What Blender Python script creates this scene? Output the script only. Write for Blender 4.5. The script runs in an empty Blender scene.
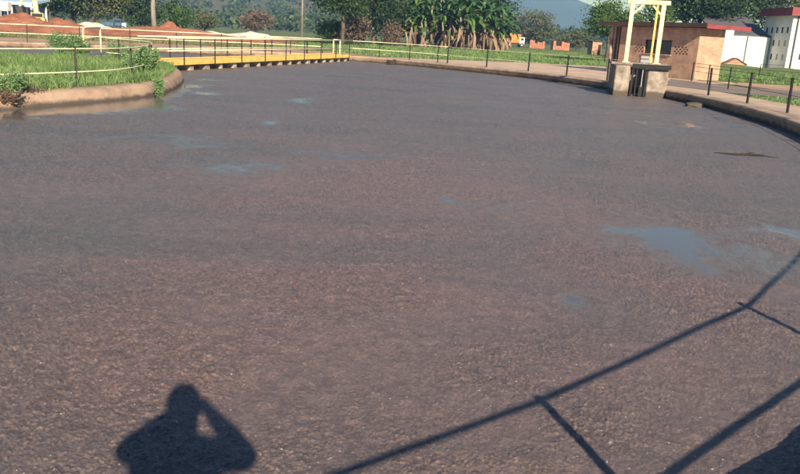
import bpy, bmesh, math, random
import numpy as np
from mathutils import Vector, Matrix

random.seed(7)
RNG = np.random.default_rng(11)
scene = bpy.context.scene
COL = scene.collection
R = math.radians

# ---------------------------------------------------------------- camera
EYE = Vector((0.0, 0.0, 2.0))
PITCH, ROLL, FOCAL = R(15.195), R(3.1), 750.0
fw = Vector((0, math.cos(PITCH), -math.sin(PITCH)))
up0 = Vector((0, math.sin(PITCH), math.cos(PITCH)))
rt0 = Vector((1, 0, 0))
rt = rt0 * math.cos(ROLL) + up0 * math.sin(ROLL)
up = up0 * math.cos(ROLL) - rt0 * math.sin(ROLL)
cam = bpy.data.cameras.new('camera')
cam.sensor_fit = 'HORIZONTAL'
cam.sensor_width = 36.0
cam.lens = 36.0 * FOCAL / 800.0
cam.clip_start = 0.01
cam.clip_end = 20000
cam_ob = bpy.data.objects.new('camera', cam)
COL.objects.link(cam_ob)
cam_ob.matrix_world = Matrix(((rt.x, up.x, -fw.x, EYE.x), (rt.y, up.y, -fw.y, EYE.y), (rt.z, up.z, -fw.z, EYE.z), (0, 0, 0, 1)))
scene.camera = cam_ob

# ---------------------------------------------------------------- sky, sun, exposure
SUN_EL = R(27.4)
SHADOW = Vector((-0.2463, 0.8526, -0.4608)).normalized()   # direction the light travels
world = bpy.data.worlds.new('World')
scene.world = world
world.use_nodes = True
wn = world.node_tree.nodes
bg = wn['Background']
sky = wn.new('ShaderNodeTexSky')
sky.sky_type = 'NISHITA'
sky.sun_disc = False
sky.sun_elevation = SUN_EL
sky.sun_rotation = math.atan2(-SHADOW.x, -SHADOW.y)
sky.air_density = 0.6
sky.dust_density = 0.05
sky.ozone_density = 3.0
world.node_tree.links.new(sky.outputs[0], bg.inputs[0])
bg.inputs[1].default_value = 0.05
sun = bpy.data.lights.new('sun', 'SUN')
sun.energy = 5.0
sun.angle = R(0.53)
sun.color = (1.0, 0.935, 0.87)
sun_ob = bpy.data.objects.new('sun', sun)
COL.objects.link(sun_ob)
sun_ob.rotation_euler = SHADOW.to_track_quat('-Z', 'Y').to_euler()
sun_ob.location = (60, -200, 120)
vs = scene.view_settings
vs.view_transform = 'Standard'
vs.look = 'None'
vs.gamma = 1.0
vs.use_curve_mapping = False
vs.exposure = 1.05

G = 0.32            # level of the banks above the sludge (sludge is z = 0)


def on(px, py, z=G):
    """world point at height z that the photograph shows at pixel px, py"""
    d = fw + rt * ((px - 400) / FOCAL) - up * ((py - 237) / FOCAL)
    return EYE + d * ((z - EYE.z) / d.z)


def at(px, py, Y):
    d = fw + rt * ((px - 400) / FOCAL) - up * ((py - 237) / FOCAL)
    return EYE + d * (Y / d.y)


# ---------------------------------------------------------------- numpy noise
def _hash(ix, iy, seed):
    h = (ix.astype(np.int64) * 374761393 + iy.astype(np.int64) * 668265263 + seed * 974711) & 0xFFFFFFFF
    h = ((h ^ (h >> 13)) * 1274126177) & 0xFFFFFFFF
    h = ((h ^ (h >> 16)) * 2246822519) & 0xFFFFFFFF
    return ((h ^ (h >> 15)) & 0xFFFFFF) / float(0xFFFFFF)


def vnoise(x, y, seed=0):
    ix, iy = np.floor(x), np.floor(y)
    fx, fy = x - ix, y - iy
    fx = fx * fx * (3 - 2 * fx)
    fy = fy * fy * (3 - 2 * fy)
    a, b = _hash(ix, iy, seed), _hash(ix + 1, iy, seed)
    c, d = _hash(ix, iy + 1, seed), _hash(ix + 1, iy + 1, seed)
    return (a * (1 - fx) + b * fx) * (1 - fy) + (c * (1 - fx) + d * fx) * fy


def fbm(x, y, seed=0, octv=4, gain=0.5):
    s, a, t = 0.0, 1.0, 0.0
    for i in range(octv):
        s = s + a * vnoise(x * 2 ** i + 17.3 * i, y * 2 ** i - 9.1 * i, seed + i)
        t += a
        a *= gain
    return s / t


def worley(x, y, seed=0):
    """distance to the nearest feature point and that point's own random value"""
    ix, iy = np.floor(x), np.floor(y)
    best = np.full(x.shape, 9.0)
    val = np.zeros(x.shape)
    for dx in (-1, 0, 1):
        for dy in (-1, 0, 1):
            cx, cy = ix + dx, iy + dy
            px = cx + _hash(cx, cy, seed)
            py = cy + _hash(cx, cy, seed + 5)
            d = (px - x) ** 2 + (py - y) ** 2
            m = d < best
            best = np.where(m, d, best)
            val = np.where(m, _hash(cx, cy, seed + 9), val)
    return np.sqrt(best), val


# ---------------------------------------------------------------- materials
def material(name):
    m = bpy.data.materials.new(name)
    m.use_nodes = True
    nt = m.node_tree
    return m, nt, nt.nodes, nt.links, nt.nodes['Principled BSDF']


def ramp(nodes, stops):
    r = nodes.new('ShaderNodeValToRGB')
    els = r.color_ramp.elements
    while len(els) < len(stops):
        els.new(0.5)
    for e, (p, c) in zip(els, stops):
        e.position = p
        e.color = (*c, 1)
    return r


def noise_mat(name, stops, scale=3.0, rough=0.75, bump=0.0, bump_scale=30.0, detail=8, stretch=None, spec=0.3, distortion=0.0):
    m, nt, N, L, b = material(name)
    tc = N.new('ShaderNodeTexCoord')
    src = tc.outputs['Object']
    if stretch:
        mp = N.new('ShaderNodeMapping')
        mp.inputs['Scale'].default_value = stretch
        L.new(src, mp.inputs[0])
        src = mp.outputs[0]
    n = N.new('ShaderNodeTexNoise')
    n.inputs['Scale'].default_value = scale
    n.inputs['Detail'].default_value = detail
    n.inputs['Roughness'].default_value = 0.62
    n.inputs['Distortion'].default_value = distortion
    L.new(src, n.inputs['Vector'])
    r = ramp(N, stops)
    L.new(n.outputs['Fac'], r.inputs[0])
    L.new(r.outputs[0], b.inputs['Base Color'])
    b.inputs['Roughness'].default_value = rough
    b.inputs['Specular IOR Level'].default_value = spec
    if bump:
        n2 = N.new('ShaderNodeTexNoise')
        n2.inputs['Scale'].default_value = bump_scale
        n2.inputs['Detail'].default_value = 6
        L.new(src, n2.inputs['Vector'])
        bp = N.new('ShaderNodeBump')
        bp.inputs['Strength'].default_value = 0.8
        bp.inputs['Distance'].default_value = bump
        L.new(n2.outputs['Fac'], bp.inputs['Height'])
        L.new(bp.outputs[0], b.inputs['Normal'])
    return m


def leaf_mat(name, dark, light, rough=0.55, trans=0.25):
    """leaf colour runs from dark to light with each leaf's own random value"""
    m, nt, N, L, b = material(name)
    a = N.new('ShaderNodeAttribute')
    a.attribute_name = 'tint'
    r = ramp(N, [(0.0, dark), (1.0, light)])
    L.new(a.outputs['Fac'], r.inputs[0])
    L.new(r.outputs[0], b.inputs['Base Color'])
    b.inputs['Roughness'].default_value = rough
    b.inputs['Specular IOR Level'].default_value = 0.25
    t = N.new('ShaderNodeBsdfTranslucent')
    L.new(r.outputs[0], t.inputs['Color'])
    mx = N.new('ShaderNodeMixShader')
    mx.inputs[0].default_value = trans
    L.new(b.outputs[0], mx.inputs[1])
    L.new(t.outputs[0], mx.inputs[2])
    L.new(mx.outputs[0], N['Material Output'].inputs['Surface'])
    return m


def brick_mat(name, c1, c2, mortar, scale=1.0, axis='x'):
    m, nt, N, L, b = material(name)
    tc = N.new('ShaderNodeTexCoord')
    sep = N.new('ShaderNodeSeparateXYZ')
    L.new(tc.outputs['Object'], sep.inputs[0])
    add = N.new('ShaderNodeMath')
    add.operation = 'ADD'
    L.new(sep.outputs[0], add.inputs[0])
    L.new(sep.outputs[1], add.inputs[1])
    com = N.new('ShaderNodeCombineXYZ')
    L.new(add.outputs[0], com.inputs[0])
    L.new(sep.outputs[2], com.inputs[1])
    br = N.new('ShaderNodeTexBrick')
    br.inputs['Scale'].default_value = scale
    br.inputs['Color1'].default_value = (*c1, 1)
    br.inputs['Color2'].default_value = (*c2, 1)
    br.inputs['Mortar'].default_value = (*mortar, 1)
    br.inputs['Brick Width'].default_value = 0.23
    br.inputs['Row Height'].default_value = 0.085
    br.inputs['Mortar Size'].default_value = 0.011
    L.new(com.outputs[0], br.inputs['Vector'])
    n = N.new('ShaderNodeTexNoise')
    n.inputs['Scale'].default_value = 1.6
    n.inputs['Detail'].default_value = 8
    L.new(tc.outputs['Object'], n.inputs['Vector'])
    r = ramp(N, [(0.3, (0.62, 0.6, 0.6)), (0.7, (1.1, 1.05, 1.0))])
    L.new(n.outputs['Fac'], r.inputs[0])
    mx = N.new('ShaderNodeMix')
    mx.data_type = 'RGBA'
    mx.blend_type = 'MULTIPLY'
    mx.inputs[0].default_value = 1.0
    L.new(br.outputs['Color'], mx.inputs[6])
    L.new(r.outputs[0], mx.inputs[7])
    L.new(mx.outputs[2], b.inputs['Base Color'])
    b.inputs['Roughness'].default_value = 0.9
    bp = N.new('ShaderNodeBump')
    bp.invert = True
    bp.inputs['Distance'].default_value = 0.01
    L.new(br.outputs['Fac'], bp.inputs['Height'])
    L.new(bp.outputs[0], b.inputs['Normal'])
    return m


def sludge_mat():
    m, nt, N, L, b = material('sludge')
    geo = N.new('ShaderNodeNewGeometry')
    pos = geo.outputs['Position']

    def noise(scale, detail, rough=0.6, dist=0.0, vec=None):
        n = N.new('ShaderNodeTexNoise')
        n.inputs['Scale'].default_value = scale
        n.inputs['Detail'].default_value = detail
        n.inputs['Roughness'].default_value = rough
        n.inputs['Distortion'].default_value = dist
        L.new(vec or pos, n.inputs['Vector'])
        return n.outputs['Fac']

    def mix(f, a, c, mode='MIX'):
        x = N.new('ShaderNodeMix')
        x.data_type = 'RGBA'
        x.blend_type = mode
        if isinstance(f, float):
            x.inputs[0].default_value = f
        else:
            L.new(f, x.inputs[0])
        L.new(a, x.inputs[6])
        L.new(c, x.inputs[7])
        return x.outputs[2]

    big = ramp(N, [(0.28, (0.100, 0.100, 0.105)), (0.42, (0.119, 0.109, 0.115)), (0.56, (0.142, 0.118, 0.121)), (0.66, (0.120, 0.110, 0.114)), (0.78, (0.098, 0.095, 0.098))])
    mp = N.new('ShaderNodeMapping')
    mp.inputs['Rotation'].default_value = (0, 0, R(-38))
    mp.inputs['Scale'].default_value = (0.16, 0.62, 1)
    L.new(pos, mp.inputs[0])
    L.new(noise(1.0, 7, 0.6, 0.8, mp.outputs[0]), big.inputs[0])
    fine = ramp(N, [(0.32, (0.34, 0.33, 0.33)), (0.50, (0.92, 0.91, 0.90)), (0.68, (1.62, 1.54, 1.45))])
    L.new(noise(55.0, 6, 0.75), fine.inputs[0])
    mott = ramp(N, [(0.30, (0.78, 0.78, 0.79)), (0.5, (1.03, 1.02, 1.01)), (0.70, (1.32, 1.27, 1.22))])
    L.new(noise(9.0, 7, 0.7, 0.3), mott.inputs[0])
    bigc = mix(1.0, big.outputs[0], mott.outputs[0], 'MULTIPLY')
    # lens colour shading put into the crust as a browner tint mid-basin
    lens_tint = N.new('ShaderNodeAttribute')
    lens_tint.attribute_name = 'lens_tint'
    brown = N.new('ShaderNodeRGB')
    brown.outputs[0].default_value = (1.25, 1.08, 1.07, 1)
    bigc = mix(lens_tint.outputs['Fac'], bigc, mix(1.0, bigc, brown.outputs[0], 'MULTIPLY'))
    trc = N.new('ShaderNodeAttribute')
    trc.attribute_name = 'tract'
    amt = N.new('ShaderNodeMapRange')
    amt.inputs[3].default_value = 0.40
    amt.inputs[4].default_value = 0.82
    L.new(trc.outputs['Fac'], amt.inputs[0])
    c = mix(amt.outputs[0], bigc, fine.outputs[0], 'MULTIPLY')
    # every clod of the crust has its own shade
    clod = N.new('ShaderNodeAttribute')
    clod.attribute_name = 'clod'
    cr = ramp(N, [(0.0, (0.52, 0.51, 0.51)), (0.45, (0.93, 0.93, 0.93)), (0.80, (1.25, 1.18, 1.10)), (0.93, (1.6, 1.55, 1.48)), (1.0, (2.7, 2.7, 2.6))])
    L.new(clod.outputs['Fac'], cr.inputs[0])
    c = mix(amt.outputs[0], c, cr.outputs[0], 'MULTIPLY')
    # pale scraps of paper and fat
    vo = N.new('ShaderNodeTexVoronoi')
    vo.inputs['Scale'].default_value = 21.0
    L.new(pos, vo.inputs['Vector'])
    lt = N.new('ShaderNodeMath')
    lt.operation = 'LESS_THAN'
    lt.inputs[1].default_value = 0.105
    L.new(vo.outputs['Distance'], lt.inputs[0])
    sp = N.new('ShaderNodeSeparateColor')
    L.new(vo.outputs['Color'], sp.inputs[0])
    gt = N.new('ShaderNodeMath')
    gt.operation = 'GREATER_THAN'
    gt.inputs[1].default_value = 0.72
    L.new(sp.outputs[0], gt.inputs[0])
    mul = N.new('ShaderNodeMath')
    mul.operation = 'MULTIPLY'
    L.new(lt.outputs[0], mul.inputs[0])
    L.new(gt.outputs[0], mul.inputs[1])
    pale = N.new('ShaderNodeRGB')
    pale.outputs[0].default_value = (0.52, 0.50, 0.46, 1)
    c = mix(mul.outputs[0], c, pale.outputs[0])
    wet = N.new('ShaderNodeAttribute')
    wet.attribute_name = 'wet'
    wr = N.new('ShaderNodeMapRange')
    wr.interpolation_type = 'SMOOTHSTEP'
    wr.inputs[1].default_value = 0.10
    wr.inputs[2].default_value = 0.95
    L.new(wet.outputs['Fac'], wr.inputs[0])
    dark = N.new('ShaderNodeRGB')
    dark.outputs[0].default_value = (0.095, 0.085, 0.085, 1)
    c = mix(wr.outputs[0], c, dark.outputs[0])
    L.new(c, b.inputs['Base Color'])
    rr = N.new('ShaderNodeMapRange')
    rr.inputs[1].default_value = 0
    rr.inputs[2].default_value = 1
    rr.inputs[3].default_value = 0.48
    rr.inputs[4].default_value = 0.12
    L.new(wr.outputs[0], rr.inputs[0])
    L.new(rr.outputs[0], b.inputs['Roughness'])
    b.inputs['Specular IOR Level'].default_value = 0.5
    inv = N.new('ShaderNodeMath')
    inv.operation = 'SUBTRACT'
    inv.inputs[0].default_value = 1.0
    L.new(wr.outputs[0], inv.inputs[1])
    bp = N.new('ShaderNodeBump')
    bp.inputs['Distance'].default_value = 0.012
    L.new(inv.outputs[0], bp.inputs['Strength'])
    L.new(noise(60.0, 7, 0.78), bp.inputs['Height'])
    L.new(bp.outputs[0], b.inputs['Normal'])
    return m


def tide_mark(m, top=0.13):
    """dark stain left by the liquid along the foot of a concrete face"""
    nt = m.node_tree
    N, L = nt.nodes, nt.links
    b = N['Principled BSDF']
    src = b.inputs['Base Color'].links[0].from_socket
    geo = N.new('ShaderNodeNewGeometry')
    sep = N.new('ShaderNodeSeparateXYZ')
    L.new(geo.outputs['Position'], sep.inputs[0])
    n = N.new('ShaderNodeTexNoise')
    n.inputs['Scale'].default_value = 2.5
    n.inputs['Detail'].default_value = 6
    L.new(geo.outputs['Position'], n.inputs['Vector'])
    ad = N.new('ShaderNodeMath')
    ad.operation = 'MULTIPLY_ADD'
    ad.inputs[1].default_value = -0.22
    L.new(n.outputs['Fac'], ad.inputs[0])
    L.new(sep.outputs[2], ad.inputs[2])
    mr = N.new('ShaderNodeMapRange')
    mr.interpolation_type = 'SMOOTHSTEP'
    mr.inputs[1].default_value = top - 0.19
    mr.inputs[2].default_value = top - 0.07
    L.new(ad.outputs[0], mr.inputs[0])
    x = N.new('ShaderNodeMix')
    x.data_type = 'RGBA'
    L.new(mr.outputs[0], x.inputs[0])
    x.inputs[6].default_value = (0.085, 0.068, 0.056, 1)
    L.new(src, x.inputs[7])
    L.new(x.outputs[2], b.inputs['Base Color'])
    return m


M = {}
M['sludge'] = sludge_mat()
M['ground'] = noise_mat('ground', [(0.30, (0.14, 0.11, 0.06)), (0.42, (0.115, 0.14, 0.05)), (0.55, (0.09, 0.13, 0.042)), (0.68, (0.15, 0.17, 0.07)), (0.8, (0.25, 0.20, 0.12))], 0.16, 0.9, 0.05, 6.0)
M['concrete'] = noise_mat('concrete', [(0.28, (0.30, 0.215, 0.165)), (0.5, (0.44, 0.325, 0.25)), (0.72, (0.50, 0.39, 0.31))], 1.3, 0.85, 0.012, 25)
M['kerb'] = noise_mat('kerb_concrete', [(0.25, (0.17, 0.115, 0.085)), (0.5, (0.33, 0.235, 0.175)), (0.75, (0.42, 0.31, 0.24))], 1.8, 0.85, 0.012, 22)
M['kerb_island'] = noise_mat('island_kerb_concrete', [(0.25, (0.20, 0.135, 0.095)), (0.5, (0.36, 0.245, 0.18)), (0.75, (0.44, 0.32, 0.24))], 1.6, 0.85, 0.012, 22)
M['kerb'] = tide_mark(M['kerb'], 0.12)
M['kerb_island'] = tide_mark(M['kerb_island'], 0.085)
M['box_concrete'] = noise_mat('box_concrete', [(0.32, (0.12, 0.095, 0.075)), (0.5, (0.34, 0.28, 0.225)), (0.68, (0.46, 0.39, 0.33))], 2.2, 0.85, 0.012, 20)
M['sluice_concrete'] = tide_mark(noise_mat('sluice_concrete', [(0.32, (0.10, 0.08, 0.066)), (0.5, (0.25, 0.205, 0.17)), (0.68, (0.38, 0.32, 0.27))], 2.4, 0.85, 0.012, 20), 0.24)
M['road'] = noise_mat('road', [(0.3, (0.15, 0.12, 0.11)), (0.7, (0.24, 0.19, 0.17))], 0.9, 0.9, 0.02, 20)
M['dirt'] = noise_mat('dirt', [(0.3, (0.26, 0.15, 0.10)), (0.5, (0.38, 0.25, 0.175)), (0.75, (0.46, 0.33, 0.25))], 0.5, 0.95, 0.04, 8)
M['dirt_pale'] = noise_mat('pale_dirt', [(0.3, (0.34, 0.235, 0.175)), (0.5, (0.46, 0.34, 0.265)), (0.75, (0.54, 0.42, 0.34))], 0.7, 0.95, 0.03, 10)
M['red_soil'] = noise_mat('red_soil', [(0.3, (0.17, 0.065, 0.04)), (0.5, (0.28, 0.11, 0.065)), (0.75, (0.36, 0.18, 0.12))], 0.55, 0.95, 0.12, 5)
M['pale_rubble'] = noise_mat('pale_rubble', [(0.3, (0.38, 0.34, 0.29)), (0.6, (0.62, 0.58, 0.52)), (0.8, (0.75, 0.72, 0.68))], 0.8, 0.95, 0.12, 4)
M['yellow'] = noise_mat('yellow_paint', [(0.25, (0.50, 0.29, 0.06)), (0.5, (0.74, 0.48, 0.12)), (0.8, (0.80, 0.58, 0.20))], 2.2, 0.5, spec=0.4)
M['cream'] = noise_mat('cream_yellow_paint', [(0.25, (0.62, 0.48, 0.22)), (0.5, (0.78, 0.66, 0.38)), (0.8, (0.80, 0.71, 0.48))], 2.0, 0.5, spec=0.4)
M['pale_rail'] = noise_mat('pale_rail_paint', [(0.25, (0.48, 0.42, 0.26)), (0.5, (0.74, 0.68, 0.46)), (0.8, (0.80, 0.76, 0.60))], 2.0, 0.5, spec=0.4)
M['black'] = noise_mat('black_paint', [(0.3, (0.006, 0.007, 0.009)), (0.7, (0.016, 0.017, 0.02))], 4, 0.6, spec=0.25)
M['iron'] = noise_mat('dark_iron', [(0.3, (0.016, 0.019, 0.022)), (0.7, (0.05, 0.04, 0.036))], 5, 0.55, 0.003, 40)
M['galv'] = noise_mat('galvanised_steel', [(0.3, (0.3, 0.32, 0.34)), (0.7, (0.48, 0.5, 0.52))], 3, 0.45)
M['brick'] = brick_mat('brick', (0.48, 0.25, 0.165), (0.60, 0.345, 0.235), (0.50, 0.41, 0.33))
M['brick_red'] = brick_mat('red_brick', (0.42, 0.14, 0.08), (0.52, 0.20, 0.12), (0.40, 0.27, 0.2))
M['white_wall'] = noise_mat('white_plaster', [(0.25, (0.62, 0.58, 0.53)), (0.5, (0.78, 0.75, 0.71)), (0.8, (0.83, 0.81, 0.78))], 0.5, 0.85)
M['wall_shade_grey'] = noise_mat('shaded_wall_grey', [(0.3, (0.075, 0.072, 0.085)), (0.7, (0.12, 0.115, 0.13))], 0.6, 0.6, stretch=(6, 1, 1))  # tone of a wall in shade, given as dark grey
M['roof_brown'] = noise_mat('brown_roof_sheet', [(0.3, (0.05, 0.03, 0.025)), (0.7, (0.10, 0.055, 0.045))], 0.8, 0.7)
M['red_fascia'] = noise_mat('red_fascia_paint', [(0.3, (0.17, 0.035, 0.042)), (0.7, (0.27, 0.058, 0.062))], 1.2, 0.6)
M['pipe_grey'] = noise_mat('grey_pipe', [(0.3, (0.06, 0.06, 0.065)), (0.7, (0.1, 0.1, 0.1))], 3, 0.5)
M['dark_open'] = noise_mat('dark_timber', [(0.3, (0.018, 0.014, 0.012)), (0.7, (0.04, 0.03, 0.025))], 3, 0.8)
M['blue_paint'] = noise_mat('blue_paint', [(0.3, (0.05, 0.17, 0.40)), (0.7, (0.12, 0.30, 0.55))], 2, 0.5)
M['blue_dark'] = noise_mat('dark_blue_paint', [(0.3, (0.03, 0.07, 0.14)), (0.7, (0.07, 0.13, 0.22))], 2, 0.5)
M['blue_pale'] = noise_mat('pale_blue_paint', [(0.3, (0.30, 0.45, 0.62)), (0.7, (0.42, 0.56, 0.72))], 2, 0.5)
M['white_paint'] = noise_mat('white_paint', [(0.3, (0.70, 0.70, 0.70)), (0.7, (0.80, 0.80, 0.79))], 2, 0.45)
M['orange_paint'] = noise_mat('orange_paint', [(0.3, (0.50, 0.15, 0.04)), (0.7, (0.66, 0.24, 0.07))], 2, 0.5)
M['rubber'] = noise_mat('black_rubber', [(0.3, (0.015, 0.015, 0.015)), (0.7, (0.03, 0.03, 0.03))], 8, 0.8)
M['bark'] = noise_mat('bark', [(0.3, (0.06, 0.045, 0.035)), (0.7, (0.15, 0.115, 0.09))], 4, 0.95, 0.03, 12, stretch=(1, 1, 0.25))
M['bark_pale'] = noise_mat('pale_bark', [(0.3, (0.17, 0.145, 0.13)), (0.7, (0.32, 0.28, 0.25))], 3, 0.95, 0.03, 12, stretch=(1, 1, 0.25))
M['banana_stem'] = noise_mat('banana_stem', [(0.25, (0.11, 0.075, 0.055)), (0.5, (0.27, 0.20, 0.15)), (0.75, (0.38, 0.32, 0.22))], 3.5, 0.85, 0.02, 14, stretch=(1, 1, 0.2))
M['timber'] = noise_mat('pole_timber', [(0.3, (0.18, 0.14, 0.11)), (0.7, (0.36, 0.31, 0.26))], 4, 0.9, stretch=(1, 1, 0.1))
M['skin'] = noise_mat('skin', [(0.3, (0.11, 0.06, 0.04)), (0.7, (0.16, 0.09, 0.06))], 9, 0.5)
M['shirt'] = noise_mat('blue_shirt', [(0.3, (0.08, 0.11, 0.2)), (0.7, (0.13, 0.17, 0.28))], 9, 0.85)
M['hair'] = noise_mat('black_hair', [(0.3, (0.01, 0.009, 0.008)), (0.7, (0.025, 0.02, 0.018))], 40, 0.6)
M['leaf_dark'] = leaf_mat('dark_leaves', (0.018, 0.040, 0.016), (0.060, 0.105, 0.034))
M['leaf_mid'] = leaf_mat('green_leaves', (0.030, 0.070, 0.020), (0.100, 0.165, 0.040))
M['leaf_yellow'] = leaf_mat('yellow_green_leaves', (0.06, 0.10, 0.02), (0.22, 0.24, 0.05))
M['leaf_olive'] = leaf_mat('olive_leaves', (0.05, 0.065, 0.025), (0.15, 0.155, 0.07))
M['leaf_brown'] = leaf_mat('dry_brown_leaves', (0.09, 0.06, 0.045), (0.23, 0.165, 0.12))
M['grass'] = leaf_mat('grass_blades', (0.085, 0.165, 0.05), (0.27, 0.37, 0.14), 0.5, 0.35)
M['weed'] = leaf_mat('weed_leaves', (0.09, 0.17, 0.065), (0.25, 0.37, 0.17), 0.6, 0.3)
M['grass_dry'] = leaf_mat('dry_grass_blades', (0.10, 0.12, 0.04), (0.30, 0.27, 0.13), 0.6, 0.3)
M['banana'] = leaf_mat('banana_leaf', (0.025, 0.075, 0.022), (0.11, 0.19, 0.05), 0.4, 0.25)
M['banana_yellow'] = leaf_mat('yellow_banana_leaf', (0.14, 0.18, 0.03), (0.30, 0.30, 0.06), 0.45, 0.3)
M['banana_dead'] = leaf_mat('dead_banana_leaf', (0.13, 0.085, 0.06), (0.36, 0.26, 0.19), 0.8, 0.15)
M['forest'] = leaf_mat('forest_leaves', (0.022, 0.050, 0.018), (0.085, 0.125, 0.045))
M['hill'] = noise_mat('hill_scrub', [(0.3, (0.035, 0.055, 0.02)), (0.5, (0.06, 0.08, 0.03)), (0.7, (0.13, 0.10, 0.06))], 0.012, 0.95)
M['mountain'] = noise_mat('mountain_scrub', [(0.3, (0.018, 0.03, 0.016)), (0.6, (0.03, 0.042, 0.022)), (0.8, (0.05, 0.05, 0.035))], 0.006, 0.95)
mg, _, _, _, bgl = material('window_glass')
bgl.inputs['Base Color'].default_value = (0.03, 0.035, 0.045, 1)
bgl.inputs['Roughness'].default_value = 0.12
M['glass'] = mg


# ---------------------------------------------------------------- object helpers
def tag(o, label=None, cat=None, group=None, kind=None):
    if label:
        o['label'] = label
    if cat:
        o['category'] = cat
    if group:
        o['group'] = group
    if kind:
        o['kind'] = kind
    return o


def link(name, me, mat, parent=None, smooth=False):
    o = bpy.data.objects.new(name, me)
    COL.objects.link(o)
    if mat is not None and not me.materials:
        me.materials.append(M[mat] if isinstance(mat, str) else mat)
    if parent:
        o.parent = parent
    if smooth:
        me.polygons.foreach_set('use_smooth', [True] * len(me.polygons))
    return o


def thing(name, label, cat, loc=(0, 0, 0), rz=0.0, group=None):
    o = bpy.data.objects.new(name, None)
    COL.objects.link(o)
    o.location = loc
    o.rotation_euler = (0, 0, rz)
    o.empty_display_size = 0.2
    return tag(o, label, cat, group)


class MB:
    def __init__(self):
        self.v, self.f = [], []

    def add(self, vs, fs):
        k = len(self.v)
        self.v += [tuple(p) for p in vs]
        self.f += [tuple(i + k for i in f) for f in fs]
        return self

    def box(self, x0, x1, y0, y1, z0, z1):
        vs = [(x, y, z) for z in (z0, z1) for x, y in ((x0, y0), (x1, y0), (x1, y1), (x0, y1))]
        return self.add(vs, [(3, 2, 1, 0), (4, 5, 6, 7), (0, 1, 5, 4), (1, 2, 6, 5), (2, 3, 7, 6), (3, 0, 4, 7)])

    def bbox(self, x0, x1, y0, y1, z0, z1, b=0.02):
        """box with bevelled edges"""
        bm = bmesh.new()
        bmesh.ops.create_cube(bm, size=1)
        for v in bm.verts:
            v.co = ((x0 + x1) / 2 + v.co.x * (x1 - x0), (y0 + y1) / 2 + v.co.y * (y1 - y0), (z0 + z1) / 2 + v.co.z * (z1 - z0))
        bmesh.ops.bevel(bm, geom=bm.edges[:], offset=b, segments=1, affect='EDGES')
        self.frombm(bm)
        return self

    def frombm(self, bm):
        bm.verts.index_update()
        self.add([v.co[:] for v in bm.verts], [[v.index for v in f.verts] for f in bm.faces])
        bm.free()

    def beam(self, a, b, w, h):
        """rectangular bar from a to b, w wide, h high"""
        a, b = Vector(a), Vector(b)
        d = (b - a).normalized()
        s = d.cross(Vector((0, 0, 1)))
        s = s.normalized() if s.length > 1e-4 else Vector((1, 0, 0))
        u = s.cross(d).normalized()
        q = [s * (w / 2) * i + u * (h / 2) * j for i, j in ((-1, -1), (1, -1), (1, 1), (-1, 1))]
        vs = [a + k for k in q] + [b + k for k in q]
        return self.add(vs, [(0, 1, 2, 3), (7, 6, 5, 4), (0, 4, 5, 1), (1, 5, 6, 2), (2, 6, 7, 3), (3, 7, 4, 0)])

    def tube(self, pts, r, n=8, caps=True):
        pts = [Vector(p) for p in pts]
        rs = r if isinstance(r, (list, tuple)) else [r] * len(pts)
        k = len(self.v)
        prev = None
        for i, p in enumerate(pts):
            t = (pts[min(i + 1, len(pts) - 1)] - pts[max(i - 1, 0)]).normalized()
            if prev is None:
                s = t.cross(Vector((0.13, 0.21, 1)))
                if s.length < 1e-3:
                    s = t.cross(Vector((1, 0, 0)))
            else:
                s = prev - t * prev.dot(t)
            s.normalize()
            prev = s
            u = t.cross(s)
            for j in range(n):
                a = 2 * math.pi * j / n
                self.v.append(tuple(p + (s * math.cos(a) + u * math.sin(a)) * rs[i]))
        for i in range(len(pts) - 1):
            for j in range(n):
                j2 = (j + 1) % n
                self.f.append((k + i * n + j, k + i * n + j2, k + (i + 1) * n + j2, k + (i + 1) * n + j))
        if caps:
            self.f.append(tuple(k + j for j in range(n))[::-1])
            self.f.append(tuple(k + (len(pts) - 1) * n + j for j in range(n)))
        return self

    def mesh(self, name):
        me = bpy.data.meshes.new(name)
        me.from_pydata(self.v, [], self.f)
        me.update()
        return me

    def build(self, name, mat, parent=None, smooth=False):
        return link(name, self.mesh(name), mat, parent, smooth)


def np_mesh(name, V, F, tint=None, smooth=False):
    """V (n,3), F (m,k) with k = 3 or 4, tint per vertex"""
    me = bpy.data.meshes.new(name)
    V = np.asarray(V, np.float32)
    F = np.asarray(F, np.int32)
    k = F.shape[1]
    me.vertices.add(len(V))
    me.vertices.foreach_set('co', V.ravel())
    me.loops.add(F.size)
    me.loops.foreach_set('vertex_index', F.ravel())
    me.polygons.add(len(F))
    me.polygons.foreach_set('loop_start', np.arange(len(F), dtype=np.int32) * k)
    if smooth:
        me.polygons.foreach_set('use_smooth', np.ones(len(F), bool))
    for nm, arr in (tint or {}).items():
        a = me.attributes.new(nm, 'FLOAT', 'POINT')
        a.data.foreach_set('value', np.asarray(arr, np.float32))
    me.update(calc_edges=True)
    return me


def smooth_line(pts, step=0.6, closed=False):
    """Catmull-Rom through plan points, resampled evenly"""
    P = [Vector((*p, 0)) if len(p) == 2 else Vector(p) for p in pts]
    n = len(P)
    out = []
    for i in range(n if closed else n - 1):
        p0 = P[(i - 1) % n] if closed or i > 0 else P[0] * 2 - P[1]
        p1, p2 = P[i], P[(i + 1) % n]
        p3 = P[(i + 2) % n] if closed or i + 2 < n else P[-1] * 2 - P[-2]
        k = max(2, int((p2 - p1).length / step * 2))
        for j in range(k):
            t = j / k
            out.append(0.5 * ((2 * p1) + (p2 - p0) * t + (2 * p0 - 5 * p1 + 4 * p2 - p3) * t * t + (3 * p1 - p0 - 3 * p2 + p3) * t ** 3))
    if not closed:
        out.append(P[-1])
    return out


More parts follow.
